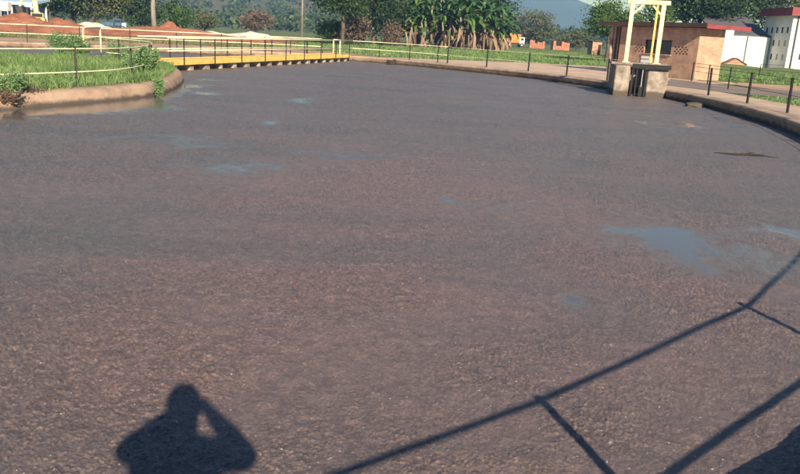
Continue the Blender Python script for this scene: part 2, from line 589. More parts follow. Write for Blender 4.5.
def offset_line(pts, d):
    """shift a plan polyline to its right-hand side by d"""
    out = []
    for i, p in enumerate(pts):
        t = pts[min(i + 1, len(pts) - 1)] - pts[max(i - 1, 0)]
        t.z = 0
        t.normalize()
        out.append(p + Vector((t.y, -t.x, 0)) * d)
    return out


def every(pts, spacing, start=0.0):
    """points along a polyline at equal distances"""
    out, want, run = [], start, 0.0
    for a, b in zip(pts, pts[1:]):
        l = (b - a).length
        while run + l >= want and l > 0:
            out.append(a.lerp(b, (want - run) / l))
            want += spacing
        run += l
    return out


def sweep(name, line, profile, mat, parent=None, closed=False):
    """profile: list of (offset to the right, z)"""
    V, F = [], []
    n = len(profile)
    for i, p in enumerate(line):
        a = line[(i - 1) % len(line)] if closed else line[max(i - 1, 0)]
        b = line[(i + 1) % len(line)] if closed else line[min(i + 1, len(line) - 1)]
        t = (b - a)
        t.z = 0
        t.normalize()
        r = Vector((t.y, -t.x, 0))
        for o, z in profile:
            q = p + r * o
            V.append((q.x, q.y, z))
    m = len(line)
    for i in range(m if closed else m - 1):
        i2 = (i + 1) % m
        for j in range(n - 1):
            F.append((i * n + j, i * n + j + 1, i2 * n + j + 1, i2 * n + j))
    me = bpy.data.meshes.new(name)
    me.from_pydata(V, [], F)
    me.update()
    return link(name, me, mat, parent, True)


def fill(name, loops, z, mat, kind='structure'):
    bm = bmesh.new()
    for lp in loops:
        vs = [bm.verts.new((p[0], p[1], z)) for p in lp]
        for i in range(len(vs)):
            bm.edges.new((vs[i], vs[(i + 1) % len(vs)]))
    bmesh.ops.triangle_fill(bm, use_beauty=True, use_dissolve=False, edges=bm.edges[:], normal=(0, 0, 1))
    for f in bm.faces:
        if f.normal.z < 0:
            f.normal_flip()
    me = bpy.data.meshes.new(name)
    bm.to_mesh(me)
    bm.free()
    return tag(link(name, me, mat), kind=kind)


# ================================================================ THE SETTING
# outer edge of the ditch in plan, the bank lies to the right of the direction of travel
OUTER = [(-62, -46), (-24, -18.6), (-8, -5.9), (-3, -1.5), (-0.46, 0.75), (0.70, 1.62), (1.87, 2.67), (2.66, 3.36), (4.6, 5.85), (6.6, 9.6),
         (8.6, 14), (9.75, 18.4), (10.35, 21.3), (10.6, 23.5), (10.8, 26.5), (10.75, 29), (10.5, 31.3), (9.6, 34.4), (8.0, 38.4),
         (6.1, 42.4), (2.6, 46.8), (-0.7, 50.4), (-4, 52.4), (-8, 52.2), (-13, 50), (-18, 47.2), (-24, 43.8), (-40, 33), (-62, 18)]
ISLAND = [(-62, -20), (-30, 0.4), (-14, 10.8), (-10.4, 13.6), (-8.75, 15.8), (-8.23, 16.9), (-7.79, 18.0), (-7.34, 19.3), (-7.05, 20.7),
          (-7.1, 22.6), (-7.5, 25.0), (-8.1, 27.3), (-9.1, 29.6), (-11, 31.4), (-14, 32.4), (-20, 31.5), (-40, 20.5), (-62, 7)]
outer = smooth_line(OUTER, 0.7)
island = smooth_line(ISLAND, 0.5)

# ---- sludge: one sheet, finely modelled crust in front of the railing, coarser away from it
def build_sludge():
    ang = np.concatenate([np.linspace(-180, -50, 40)[:-1], np.linspace(-50, -34, 60)[:-1], np.linspace(-34, 34, 1180)[:-1],
                          np.linspace(34, 50, 60)[:-1], np.linspace(50, 180, 40)])
    dep = np.concatenate([np.linspace(78, 36, 14)[:-1], np.linspace(36, 6, 470)[:-1], np.linspace(6, 1.9, 110)[:-1], np.linspace(1.9, 1.25, 6)])
    rad = 2.0 / np.tan(np.radians(dep))
    A, D = np.meshgrid(np.radians(ang), rad)
    X, Y = D * np.sin(A), D * np.cos(A)
    x, y = X.ravel(), Y.ravel()
    d = D.ravel()
    # where the crust is wet: films of clear water lying on it
    w = np.zeros_like(x)
    for px, py, sx, sy, rot, s in ((672, 238, .40, .8, -20, .92), (690, 262, .25, .5, 20, .75), (660, 243, .55, .25, 0, .75), (760, 231, .55, .35, 10, .7), (572, 299, .11, .2, 0, .9), (640, 232, .5, .3, 0, .5),
                                   (304, 100, .28, .6, 0, 1.0), (316, 98, .3, .4, 0, .7), (268, 122, .2, .5, 0, .8), (190, 86, .45, 1.0, 0, .95), (203, 93, .4, .5, 0, .9), (214, 80, .5, .8, 0, .7),
                                   (450, 199, .16, .2, 0, .75), (340, 155, .9, .5, 0, .5), (690, 104, .5, 1.6, 0, .55), (716, 117, .5, 1.2, 0, .6), (740, 128, .6, .9, 0, .55), (660, 128, .6, 1.4, 0, .55),
                                   (230, 165, .8, .7, 0, .45), (150, 140, 1.2, .8, 0, .5), (500, 205, .7, .6, 0, .4), (690, 125, .7, 1.2, 0, .6), (735, 246, .9, 1.0, 0, .40)):
        c = on(px, py, 0)
        r = R(rot)
        u = (x - c.x) * math.cos(r) + (y - c.y) * math.sin(r)
        v = -(x - c.x) * math.sin(r) + (y - c.y) * math.cos(r)
        w = np.maximum(w, s * np.exp(-((u / sx) ** 2 + (v / sy) ** 2) * 0.7))
    # the strip of open water along the island's kerb
    isl = np.array([[p.x, p.y] for p in island if p.y > 8 and p.x > -16])
    near = (x < -4) & (x > -16) & (y > 8) & (y < 34)
    di = np.full(x.shape, 9.0)
    if near.any():
        q = np.stack([x[near], y[near]], 1)
        dm = np.full(len(q), 9.0)
        for k in range(0, len(isl), 2):
            dm = np.minimum(dm, np.hypot(q[:, 0] - isl[k, 0], q[:, 1] - isl[k, 1]))
        di[near] = dm
    wid = 0.5 + 1.3 * np.exp(-((y - 17.3) / 2.3) ** 2) + 0.7 * (y < 15)
    w = np.maximum(w, np.clip(1.6 - di / wid, 0, 1.0) * (y < 25))
    rag = fbm(x * 1.7, y * 1.1, 40, 5)
    fleck = fbm(x * 7.0, y * 5.0, 44, 5)
    wet = np.clip(w * 1.05 + ((rag - 0.5) * 1.2 + (fleck - 0.5) * 0.8) * np.clip(w * 4, 0, 1), 0, 1)
    # crust: clods of three sizes, rough and smoother tracts
    tract = np.clip((fbm(x * 0.8 + 3, y * 0.7, 21, 5) - 0.34) * 3.4, 0.22, 1)
    near_amt = np.clip(1.0 - (d - 3) / 22.0, 0.16, 1)
    wx, wy = x + 0.02 * vnoise(x * 25, y * 25, 3), y + 0.02 * vnoise(x * 25, y * 25, 4)
    f1, v1 = worley(wx / 0.024, wy / 0.021, 1)
    f2, v2 = worley(wx / 0.016, wy / 0.015, 2)
    f3, v3 = worley(wx / 0.11, wy / 0.08, 6)
    clod = np.clip(1 - f1 * 1.35, 0, 1) ** 0.7 * v1 ** 1.8 * 0.0125 + np.clip(1 - f2 * 1.3, 0, 1) * v2 * 0.0075 + np.clip(1 - f3 * 1.7, 0, 1) * (v3 > 0.82) * 0.009
    h = clod * (0.25 + 0.75 * tract) * near_amt
    h += (fbm(x * 1.3, y * 1.3, 60, 4) - 0.5) * 0.035 + (fbm(x * 9, y * 9, 70, 3) - 0.5) * 0.009 * near_amt
    lens_tint = np.clip(1.35 * np.exp(-((x - 0.2) / 3.2) ** 2 - ((y - 7.5) / 6.5) ** 2) + (fbm(x * 0.7, y * 0.5, 88, 4) - 0.5) * 1.1, 0, 1)  # where the painted lens shading turns the crust browner
    dry = 1 - np.clip((wet - 0.15) / 0.7, 0, 1)
    z = h * dry - 0.012
    V = np.stack([x, y, z], 1)
    nr, nc = X.shape
    idx = np.arange(nr * nc).reshape(nr, nc)
    F = np.stack([idx[:-1, :-1], idx[:-1, 1:], idx[1:, 1:], idx[1:, :-1]], -1).reshape(-1, 4)[:, ::-1]
    keep = np.ones(len(F), bool)
    cl = 0.55 * v1 + 0.45 * v2
    me = np_mesh('sludge', V, F[keep], {'wet': wet, 'clod': cl, 'tract': tract, 'lens_tint': lens_tint}, True)
    return tag(link('sludge', me, 'sludge'), kind='structure')


build_sludge()

# ---- banks
big = [(4300, -500), (4300, 4800), (-4300, 4800), (-4300, -500)]
fill('ground', [big, [(p.x, p.y) for p in outer[:-1]]], G - 0.02, 'ground')
tag(sweep('kerb', outer, [(0.02, -0.7), (0.0, 0.20), (-0.05, 0.24), (-0.05, 0.285), (-0.02, 0.325), (0.04, 0.34), (0.30, 0.345), (0.34, 0.33), (0.345, 0.28)], 'kerb'), kind='structure')
tag(sweep('bank_path', outer, [(0.34, 0.305), (0.35, 0.322), (1.2, 0.326), (2.2, 0.322), (2.6, 0.305)], 'concrete'), kind='structure')
fill('island', [[(p.x, p.y) for p in offset_line(island, -0.30)][:-1]], G - 0.01, 'ground')
tag(sweep('island_kerb', island, [(0.06, -0.6), (0.05, 0.02), (-0.02, 0.22), (-0.06, 0.27), (-0.14, 0.30), (-0.5, 0.325), (-0.54, 0.26)], 'kerb_island'), kind='structure')


def strip(name, pts, z, mat):
    return fill(name, [pts], z, mat)


def px_loop(pts, z=G):
    return [on(x, y, z)[:2] for x, y in pts]


def ragged(loop, amp=0.5, step=1.2, seed=0):
    """same outline with an uneven edge"""
    rr = random.Random(seed)
    out = []
    for i in range(len(loop)):
        a, b = Vector(loop[i]), Vector(loop[(i + 1) % len(loop)])
        k = max(1, int((b - a).length / step))
        for j in range(k):
            p = a.lerp(b, j / k)
            out.append((p.x + rr.uniform(-amp, amp), p.y + rr.uniform(-amp, amp)))
    return out


strip('road', ragged([(11.9, 35.4), (13.4, 31.4), (15.4, 30.3), (30, 24), (44, 18), (46, 24), (31, 31.5), (18.2, 36.2), (15.9, 38.0), (14.6, 43.0)], 0.12, 1.5, 1), G + 0.006, 'road')
strip('earth_verge', ragged([(16.6, 38.5), (18.4, 36.6), (31, 32), (46, 25), (48, 30), (33, 38), (22, 42.5), (18.2, 43.2)], 0.3, 1.5, 2), G + 0.003, 'dirt')
strip('dirt_track', ragged([(-70, 16), (-40, 35.6), (-24, 46.6), (-13, 53), (-6, 55), (-2, 56), (-6, 60), (-14, 58.5), (-28, 52), (-44, 42), (-75, 22)], 0.4, 2.0, 3), G + 0.004, 'dirt')
strip('red_earth_field', ragged([(-95, 50), (-44, 64), (-20, 71), (-11, 82), (-14, 98), (-45, 105), (-110, 95)], 0.9, 3.0, 4), G + 0.004, 'red_soil')
strip('red_earth_bank', ragged([(41.5, 83), (60, 78), (66, 84), (44, 88)], 0.4, 2, 5), G + 0.002, 'red_soil')


apron = [on(x, y)[:2] for x, y in ((388, 57.2), (430, 59), (470, 60.5), (520, 62.3), (560, 64.3), (590, 65.5), (605, 66.5))]
apron += [(13.6, 52.0), (15.2, 44.0), (16.2, 42.4), (18.0, 43.0), (17.4, 40.2), (14.9, 39.2), (13.0, 35.2), (13.2, 31.0), (12.8, 27.5)]
_in = [(p.x, p.y) for p in offset_line(outer, 0.6) if p.x > -0.8 and p.y > 26]
apron += _in
strip('earth_apron', apron, G - 0.004, 'dirt_pale')


def heightfield(name, xs, ys, zf, mat, kind='structure'):
    X, Y = np.meshgrid(xs, ys)
    Z = zf(X, Y)
    V = np.stack([X.ravel(), Y.ravel(), Z.ravel()], 1)
    nr, nc = X.shape
    idx = np.arange(nr * nc).reshape(nr, nc)
    F = np.stack([idx[:-1, :-1], idx[:-1, 1:], idx[1:, 1:], idx[1:, :-1]], -1).reshape(-1, 4)
    return tag(link(name, np_mesh(name, V, F, None, True), mat), kind=kind)


def hill_z(x, y):
    rise = np.clip((y - 330 + 0.35 * x) / 700.0, 0, 1)
    side = 1 / (1 + np.exp((x + 0.05 * y - 60) / 70.0))
    return -3 + (95 * rise ** 1.1) * side * (0.75 + 0.5 * fbm(x / 240, y / 240, 5, 4)) + 2.0


def mountain_z(x, y):
    r = np.clip((y - 1700) / 1000.0, 0, 1)
    r = r * r * (3 - 2 * r)
    # crest falls away to the right
    crest = np.clip(205 - (x - 380) * 0.36, 0, 330) * (0.86 + 0.28 * fbm(x / 420, y / 420, 8, 5))
    return -4 + crest * r


heightfield('hill', np.linspace(-1500, 420, 130), np.linspace(240, 1500, 90), hill_z, 'hill')
heightfield('mountain', np.linspace(-2600, 2600, 200), np.linspace(1650, 3400, 80), mountain_z, 'mountain')


# ================================================================ VEGETATION HELPERS
def leaf_cards(C, size, rng, up_bias=0.0, aspect=0.6):
    """one small quad per centre in C, random orientation"""
    n = len(C)
    a = rng.normal(size=(n, 3))
    a /= np.linalg.norm(a, axis=1)[:, None]
    b = rng.normal(size=(n, 3))
    b[:, 2] += up_bias
    b -= a * (a * b).sum(1)[:, None]
    b /= np.linalg.norm(b, axis=1)[:, None]
    s = (size * rng.uniform(0.6, 1.3, n))[:, None]
    V = np.stack([C - a * s, C + b * s * aspect, C + a * s, C - b * s * aspect], 1).reshape(-1, 3)
    F = np.arange(n * 4).reshape(n, 4)
    t = np.repeat(rng.uniform(0, 1, n), 4)
    return V, F, t


def crown_points(n, centre, rad, rng, clusters=36, tight=0.22, hollow=0.35):
    c = rng.normal(size=(clusters, 3))
    c /= np.linalg.norm(c, axis=1)[:, None]
    c *= (rng.uniform(hollow, 1.0, clusters) ** 0.6)[:, None]
    c[:, 2] = np.where(c[:, 2] < -0.55, -0.55 + 0.2 * (c[:, 2] + 0.55), c[:, 2])
    w = rng.uniform(0.4, 1.3, clusters)
    k = rng.choice(clusters, n, p=w / w.sum())
    p = c[k] + rng.normal(size=(n, 3)) * tight * (0.6 + 0.6 * w[k])[:, None] * np.array([1, 1, 0.75])
    return np.asarray(centre) + p * np.asarray(rad), np.asarray(centre) + c * np.asarray(rad), k


def tree(name, label, x, y, height, rad, trunk_h, n, leaf, mat, seed, bark='bark', group=None, clusters=36, tight=0.22, tr=None, z=None, lean=0.0):
    rng = np.random.default_rng(seed)
    t = thing(name, label, 'tree', (x, y, G - 0.05 if z is None else z), 0, group)
    cz = (height + trunk_h) / 2
    rz = (height - trunk_h) / 2 * 1.05
    C, cl, k = crown_points(n, (lean, 0, cz), (rad, rad, rz), rng, clusters, tight)
    V, F, ti = leaf_cards(C, leaf, rng)
    shade = rng.uniform(0, 1, clusters)
    ti = np.clip(0.55 * ti + 0.45 * np.repeat(shade[k], 4), 0, 1)
    link('crown', np_mesh('crown', V, F, {'tint': ti}), mat, t)
    m = MB()
    tr = tr or height * 0.028
    top = Vector((lean * 0.7, 0, cz))
    pts = [Vector((0, 0, -0.2)), Vector((0.03 * height * rng.uniform(-1, 1), 0, trunk_h * 0.6)), Vector((lean * 0.4, 0, trunk_h)), top]
    m.tube(pts, [tr * 1.25, tr * 0.9, tr * 0.75, tr * 0.3], 8)
    for c in cl[: min(14, clusters)]:
        a = pts[2].lerp(pts[3], float(rng.uniform(0, 0.8)))
        b = Vector(c)
        mid = a.lerp(b, 0.5) + Vector((0, 0, 0.06 * height))
        m.tube([a, mid, b], [tr * 0.4, tr * 0.25, tr * 0.08], 5)
    m.build('trunk', bark, t, True)
    return t


def blades(P, h, w, rng, lean=0.35):
    """grass blades at P (n,3): base pair, middle pair, tip"""
    n = len(P)
    a = rng.uniform(0, 2 * math.pi, n)
    side = np.stack([np.cos(a), np.sin(a), np.zeros(n)], 1)
    bend = rng.normal(size=(n, 3)) * lean
    bend[:, 2] = 0
    H = (h * rng.uniform(0.5, 1.25, n))[:, None]
    W = (w * rng.uniform(0.7, 1.3, n))[:, None]
    upv = np.array([0, 0, 1.0])
    mid = P + upv * H * 0.55 + bend * H * 0.35
    tip = P + upv * H * (1 - 0.25 * np.abs(lean)) + bend * H * 1.15
    V = np.stack([P - side * W, P + side * W, mid + side * W * 0.8, mid - side * W * 0.8, tip], 1).reshape(-1, 3)
    b = np.arange(n)[:, None] * 5
    F = np.concatenate([b + np.array([0, 1, 2]), b + np.array([0, 2, 3]), b + np.array([3, 2, 4])], 0)
    return V, F, np.repeat(rng.uniform(0, 1, n), 5)


def grass_patch(name, label, P, h, w, mat, seed, lean=0.35, cat='grass', patchy=0.5):
    rng = np.random.default_rng(seed)
    V, F, t = blades(P, h, w, rng, lean)
    clump = np.repeat(fbm(P[:, 0] * 0.9, P[:, 1] * 0.9, seed, 3), 5)
    t = np.clip(t * (1 - patchy) + patchy * (clump * 2.2 - 0.6), 0, 1)
    return tag(link(name, np_mesh(name, V, F, {'tint': t}), mat), label, cat, kind='stuff')


def inside(poly, P):
    x, y = P[:, 0], P[:, 1]
    r = np.zeros(len(P), bool)
    n = len(poly)
    for i in range(n):
        x1, y1 = poly[i]
        x2, y2 = poly[(i + 1) % n]
        c = ((y1 > y) != (y2 > y)) & (x < (x2 - x1) * (y - y1) / (y2 - y1 + 1e-12) + x1)
        r ^= c
    return r


def scatter(poly, n, rng, z=G):
    a = np.array(poly)
    lo, hi = a.min(0), a.max(0)
    P = np.stack([rng.uniform(lo[0], hi[0], n), rng.uniform(lo[1], hi[1], n)], 1)
    P = P[inside(poly, P)]
    return np.concatenate([P, np.full((len(P), 1), z)], 1)


# ================================================================ RAILINGS
def railing(name, label, line, heights, spacing, mat_post, mat_rail, start=0.4, z0=G, r_post=0.026, r_rail=0.022, group='pipe railings round the ditch', post_top=None, square=False, posts=None):
    base = line[0]
    t = thing(name, label, 'railing', (base.x, base.y, z0), 0, group)
    loc = [p - Vector((base.x, base.y, 0)) for p in line]
    rr = random.Random(len(line) * 7 + int(base.x * 10))
    pts = every(loc, spacing, start) if posts is None else [p - Vector((base.x, base.y, 0)) for p in posts]
    ht = post_top or max(heights) + 0.03
    pm = MB()
    if square:
        pm.box(-r_post, r_post, -r_post, r_post, -0.3, ht)
    else:
        pm.tube([(0, 0, -0.3), (0, 0, ht)], r_post, 8)
    me = pm.mesh('post')
    me.materials.append(M[mat_post])
    for p in pts:
        o = bpy.data.objects.new('post', me)
        COL.objects.link(o)
        o.parent = t
        o.location = (p.x, p.y, 0)
        o.rotation_euler = (rr.uniform(-0.025, 0.025), rr.uniform(-0.025, 0.025), rr.uniform(0, 3))
    for h in heights:
        q = [Vector((p.x, p.y, h + 0.005 * math.sin(i * 0.13 + h))) for i, p in enumerate(loc)]
        MB().tube(q, r_rail, 8).build('rail', mat_rail, t, True)
    return t


fence_line = offset_line(outer, 0.70)


def cut(line, x0=None, x1=None, y0=None, y1=None):
    return [p for p in line if (x0 is None or p.x >= x0) and (x1 is None or p.x <= x1) and (y0 is None or p.y >= y0) and (y1 is None or p.y <= y1)]


# the railing the photographer stands at: only its shadow falls into the picture
near_posts = [Vector((x, y, 0)) for x, y in ((-5.2, -3.75), (-2.95, -2.02), (-0.69, -0.27), (1.57, 1.49), (3.59, 3.38), (5.28, 5.62), (6.78, 8.1), (8.1, 10.7))]
near_line = []
for a_, b_ in zip(near_posts, near_posts[1:]):
    near_line += [a_.lerp(b_, k / 6) for k in range(6)]
near_line.append(near_posts[-1])
railing('railing', 'dark pipe railing in the foreground whose shadow falls across the crust at lower right', near_line, (0.5, 1.0), 2.86, 'black', 'black', r_post=0.028, r_rail=0.017, posts=near_posts)
right_line = cut(fence_line, x0=5, y0=12.5, y1=30.6)
railing('railing', 'dark post railing along the right kerb, nearest row of posts beside the path', right_line, (0.52, 1.0), 3.35, 'black', 'iron', start=3.4, r_post=0.040, r_rail=0.008)
mid_line = cut(fence_line, x0=2.2, y0=35.4, y1=50)
railing('railing', 'dark posts along the far kerb between the concrete sluice box and the lawn', mid_line, (0.5, 1.0), 3.4, 'black', 'pale_rail', start=1.2, r_post=0.045, r_rail=0.010)
far_line = [p for p in fence_line if -4.4 < p.x < 2.4 and p.y > 46]
railing('railing', 'pale yellow two-rail fence between the far end of the bridge and the lawn', far_line, (0.5, 1.0), 2.6, 'black', 'pale_rail', start=0.9, r_post=0.034, r_rail=0.026)
back_line = [p for p in offset_line(outer, 0.9) if -46 < p.x < -6.0 and p.y > 28]
railing('railing', 'long pale two-rail fence on the bank behind the island and bridge', back_line, (0.5, 1.0), 2.9, 'iron', 'pale_rail', start=1.0, r_post=0.030, r_rail=0.024)
isl_line = [p for p in offset_line(island, -1.0) if p.x > -17 and 9 < p.y < 31]
railing('railing', 'curved pale railing round the grassy tip of the island', isl_line, (0.30, 0.87), 3.1, 'iron', 'pale_rail', start=0.6, r_post=0.026, r_rail=0.019)
outer2 = smooth_line([(16.2, 46.0), (15.2, 41.4), (14.5, 35.0), (16.36, 33.2), (22, 31), (34, 26)], 0.8)
railing('railing', 'thin dark fence behind the path at right, between the road and the path', smooth_line([(15.25, 41.5), (14.5, 34.9), (15.0, 33.9), (16.4, 33.2), (22, 31), (34, 26)], 0.7), (0.55, 0.95), 3.35, 'black', 'iron', start=0.0, r_post=0.03, r_rail=0.010)
railing('railing', 'farthest thin dark fence in front of the white buildings', smooth_line([(19, 56.2), (24.9, 54.7), (36, 51), (50, 45)], 1.0), (0.9,), 6.0, 'black', 'iron', start=0.0, r_post=0.035, r_rail=0.012)


# ================================================================ BRIDGE
def build_bridge():
    a, b = Vector((-9.75, 31.2, 0)), Vector((-4.05, 52.1, 0))
    L = (b - a).length
    d = (b - a) / L
    rz = math.atan2(d.y, d.x)
    t = thing('footbridge', 'long low yellow footbridge with pipe handrails across the far channel', 'bridge', (a.x, a.y, 0), rz)
    W = 1.25
    for s in (0, 1):
        y = s * W
        m = MB()
        m.bbox(0, L, y - 0.04, y + 0.04, 0.23, 0.44, 0.008)
        m.build('edge_beam', 'yellow', t)
    # deck plates
    n = 10
    for i in range(n):
        m = MB()
        m.box(i * L / n + 0.012, (i + 1) * L / n - 0.012, 0.045, W - 0.045, 0.37, 0.405)
        m.build('deck_plate', 'yellow', t)
    # cross bearers and concrete piers below
    k = 17
    for i in range(k):
        x = 0.5 + i * (L - 1.0) / (k - 1)
        wide = 0.09 + 0.06 * ((i * 7) % 3)
        m = MB()
        m.bbox(x - wide, x + wide, 0.06, W - 0.06, -0.5, 0.225, 0.012)
        m.build('pier', 'box_concrete', t)
    pm = MB().tube([(0, 0, 0.2), (0, 0, 1.34)], 0.028, 8).mesh('post')
    pm.materials.append(M['black'])
    for s in (0, 1):
        y = -0.06 + s * (W + 0.12)
        i = 0
        x = 1.0 if s == 0 else 2.1
        while x < L:
            o = bpy.data.objects.new('handrail_post', pm)
            COL.objects.link(o)
            o.parent = t
            o.location = (x, y, 0)
            x += 2.55
        for h, r in ((0.82, 0.022), (1.33, 0.027)):
            MB().tube([(-0.2, y, h), (L * 0.5, y, h + 0.01), (L + 0.3, y, h)], r, 8).build('handrail', 'pale_rail', t, True)
    # yellow end frames of the handrails
    for x in (L + 0.3, L + 1.6):
        MB().tube([(x, W + 0.07, 0.2), (x, W + 0.07, 1.36)], 0.045, 8).build('end_post', 'cream', t, True)
    MB().tube([(L + 0.3, W + 0.07, 1.34), (L + 1.6, W + 0.07, 1.34)], 0.035, 8).build('handrail', 'cream', t, True)
    return t


build_bridge()


def yellow_frame(label, p, q, h, mid):
    p, q = Vector(p), Vector(q)
    t = thing('handrail_frame', label, 'handrail', (p.x, p.y, G))
    d = q - p
    d.z = 0
    MB().tube([(0, 0, -0.2), (0, 0, h - 0.12), (d.x * 0.04, d.y * 0.04, h - 0.03), (d.x * 0.1, d.y * 0.1, h), (d.x, d.y, h)], 0.045, 8).build('top_rail', 'cream', t, True)
    MB().tube([(d.x, d.y, -0.2), (d.x, d.y, h - 0.02)], 0.045, 8).build('post', 'cream', t, True)
    MB().tube([(0.04, 0, mid), (d.x - 0.04, d.y, mid)], 0.03, 8).build('mid_rail', 'cream', t, True)


p1, p2 = on(84, 50), on(101, 48.5)
yellow_frame('bright yellow pipe frame standing on the island behind the tall weeds', p1, p2, 1.1, 0.6)


# ================================================================ SLUICE BOX, GANTRY
def build_box():
    t = thing('sluice_box', 'weathered concrete sluice box with black gate frame at the kerb', 'sluice', (9.6, 32.2, 0), R(-9))
    b = 'sluice_concrete'
    # plan: x along the kerb side seen from the water, y away from the camera
    MB().bbox(-1.05, -0.42, -0.85, 1.6, -0.6, 1.20, 0.03).build('pier', b, t)
    MB().bbox(0.25, 1.05, -0.85, 1.6, -0.6, 1.12, 0.03).build('pier', b, t)
    MB().bbox(-0.425, 0.255, 0.9, 1.6, -0.6, 1.1, 0.02).build('back_wall', b, t)
    MB().bbox(-1.15, 1.15, 0.15, 1.7, 1.21, 1.31, 0.02).build('top_slab', b, t)
    MB().box(-0.425, 0.255, -0.55, 0.9, -0.6, 0.05).build('sill', b, t)
    g = MB()
    g.box(-0.40, -0.32, -0.95, -0.85, -0.3, 1.24).box(-0.22, -0.16, -0.93, -0.86, -0.3, 1.2)
    g.build('gate_post', 'black', t)
    MB().box(0.14, 0.21, -0.98, -0.88, -0.3, 1.02).build('gate_post', 'black', t)
    MB().box(-0.40, 1.1, -1.0, -0.88, 1.12, 1.30).build('gate_beam', 'black', t)
    MB().box(-0.05, 0.12, -0.90, -0.84, -0.2, 0.45).build('gate_plate', 'black', t)
    MB().tube([(0.03, -0.9, 0.4), (0.03, -0.9, 1.5)], 0.018, 8).build('spindle', 'galv', t)
    hw = MB().tube([(0.03 + 0.16 * math.cos(k * math.pi / 6), -0.9 + 0.16 * math.sin(k * math.pi / 6), 1.5) for k in range(13)], 0.014, 6)
    for k in range(3):
        hw.tube([(0.03, -0.9, 1.5), (0.03 + 0.16 * math.cos(k * 2.094), -0.9 + 0.16 * math.sin(k * 2.094), 1.5)], 0.01, 6)
    hw.build('handwheel', 'iron', t)
    return t


build_box()


def build_gantry():
    t = thing('gantry', 'tall cream yellow steel lifting gantry standing on the sluice box', 'gantry', (9.66, 32.2, 1.31), R(-9))
    H, w = 2.36, 0.62
    for s in (-1, 1):
        x = s * w
        MB().bbox(x - 0.085, x + 0.085, 0.22, 0.34, 0.03, H, 0.008).build('leg', 'cream', t)
        MB().bbox(x - 0.16, x + 0.16, 0.14, 0.42, 0.0, 0.03, 0.006).build('base_plate', 'cream', t)
        MB().beam((x - s * 0.04, 0.28, H - 0.42), (x - s * 0.42, 0.28, H - 0.03), 0.06, 0.07).build('knee_brace', 'cream', t)
    MB().bbox(-w - 0.22, w + 0.25, 0.20, 0.36, H, H + 0.17, 0.01).build('cross_beam', 'cream', t)
    MB().bbox(w - 0.28, w - 0.20, 0.24, 0.32, 0.03, H, 0.006).build('strut', 'yellow', t)
    hk = MB().tube([(0.15, 0.28, H), (0.15, 0.28, H - 0.05)], 0.03, 6)
    hk.tube([(0.15, 0.28, H - 0.02), (0.10, 0.28, H - 0.10), (0.15, 0.28, H - 0.15), (0.21, 0.28, H - 0.11)], 0.012, 6)
    hk.build('hook', 'iron', t)


build_gantry()


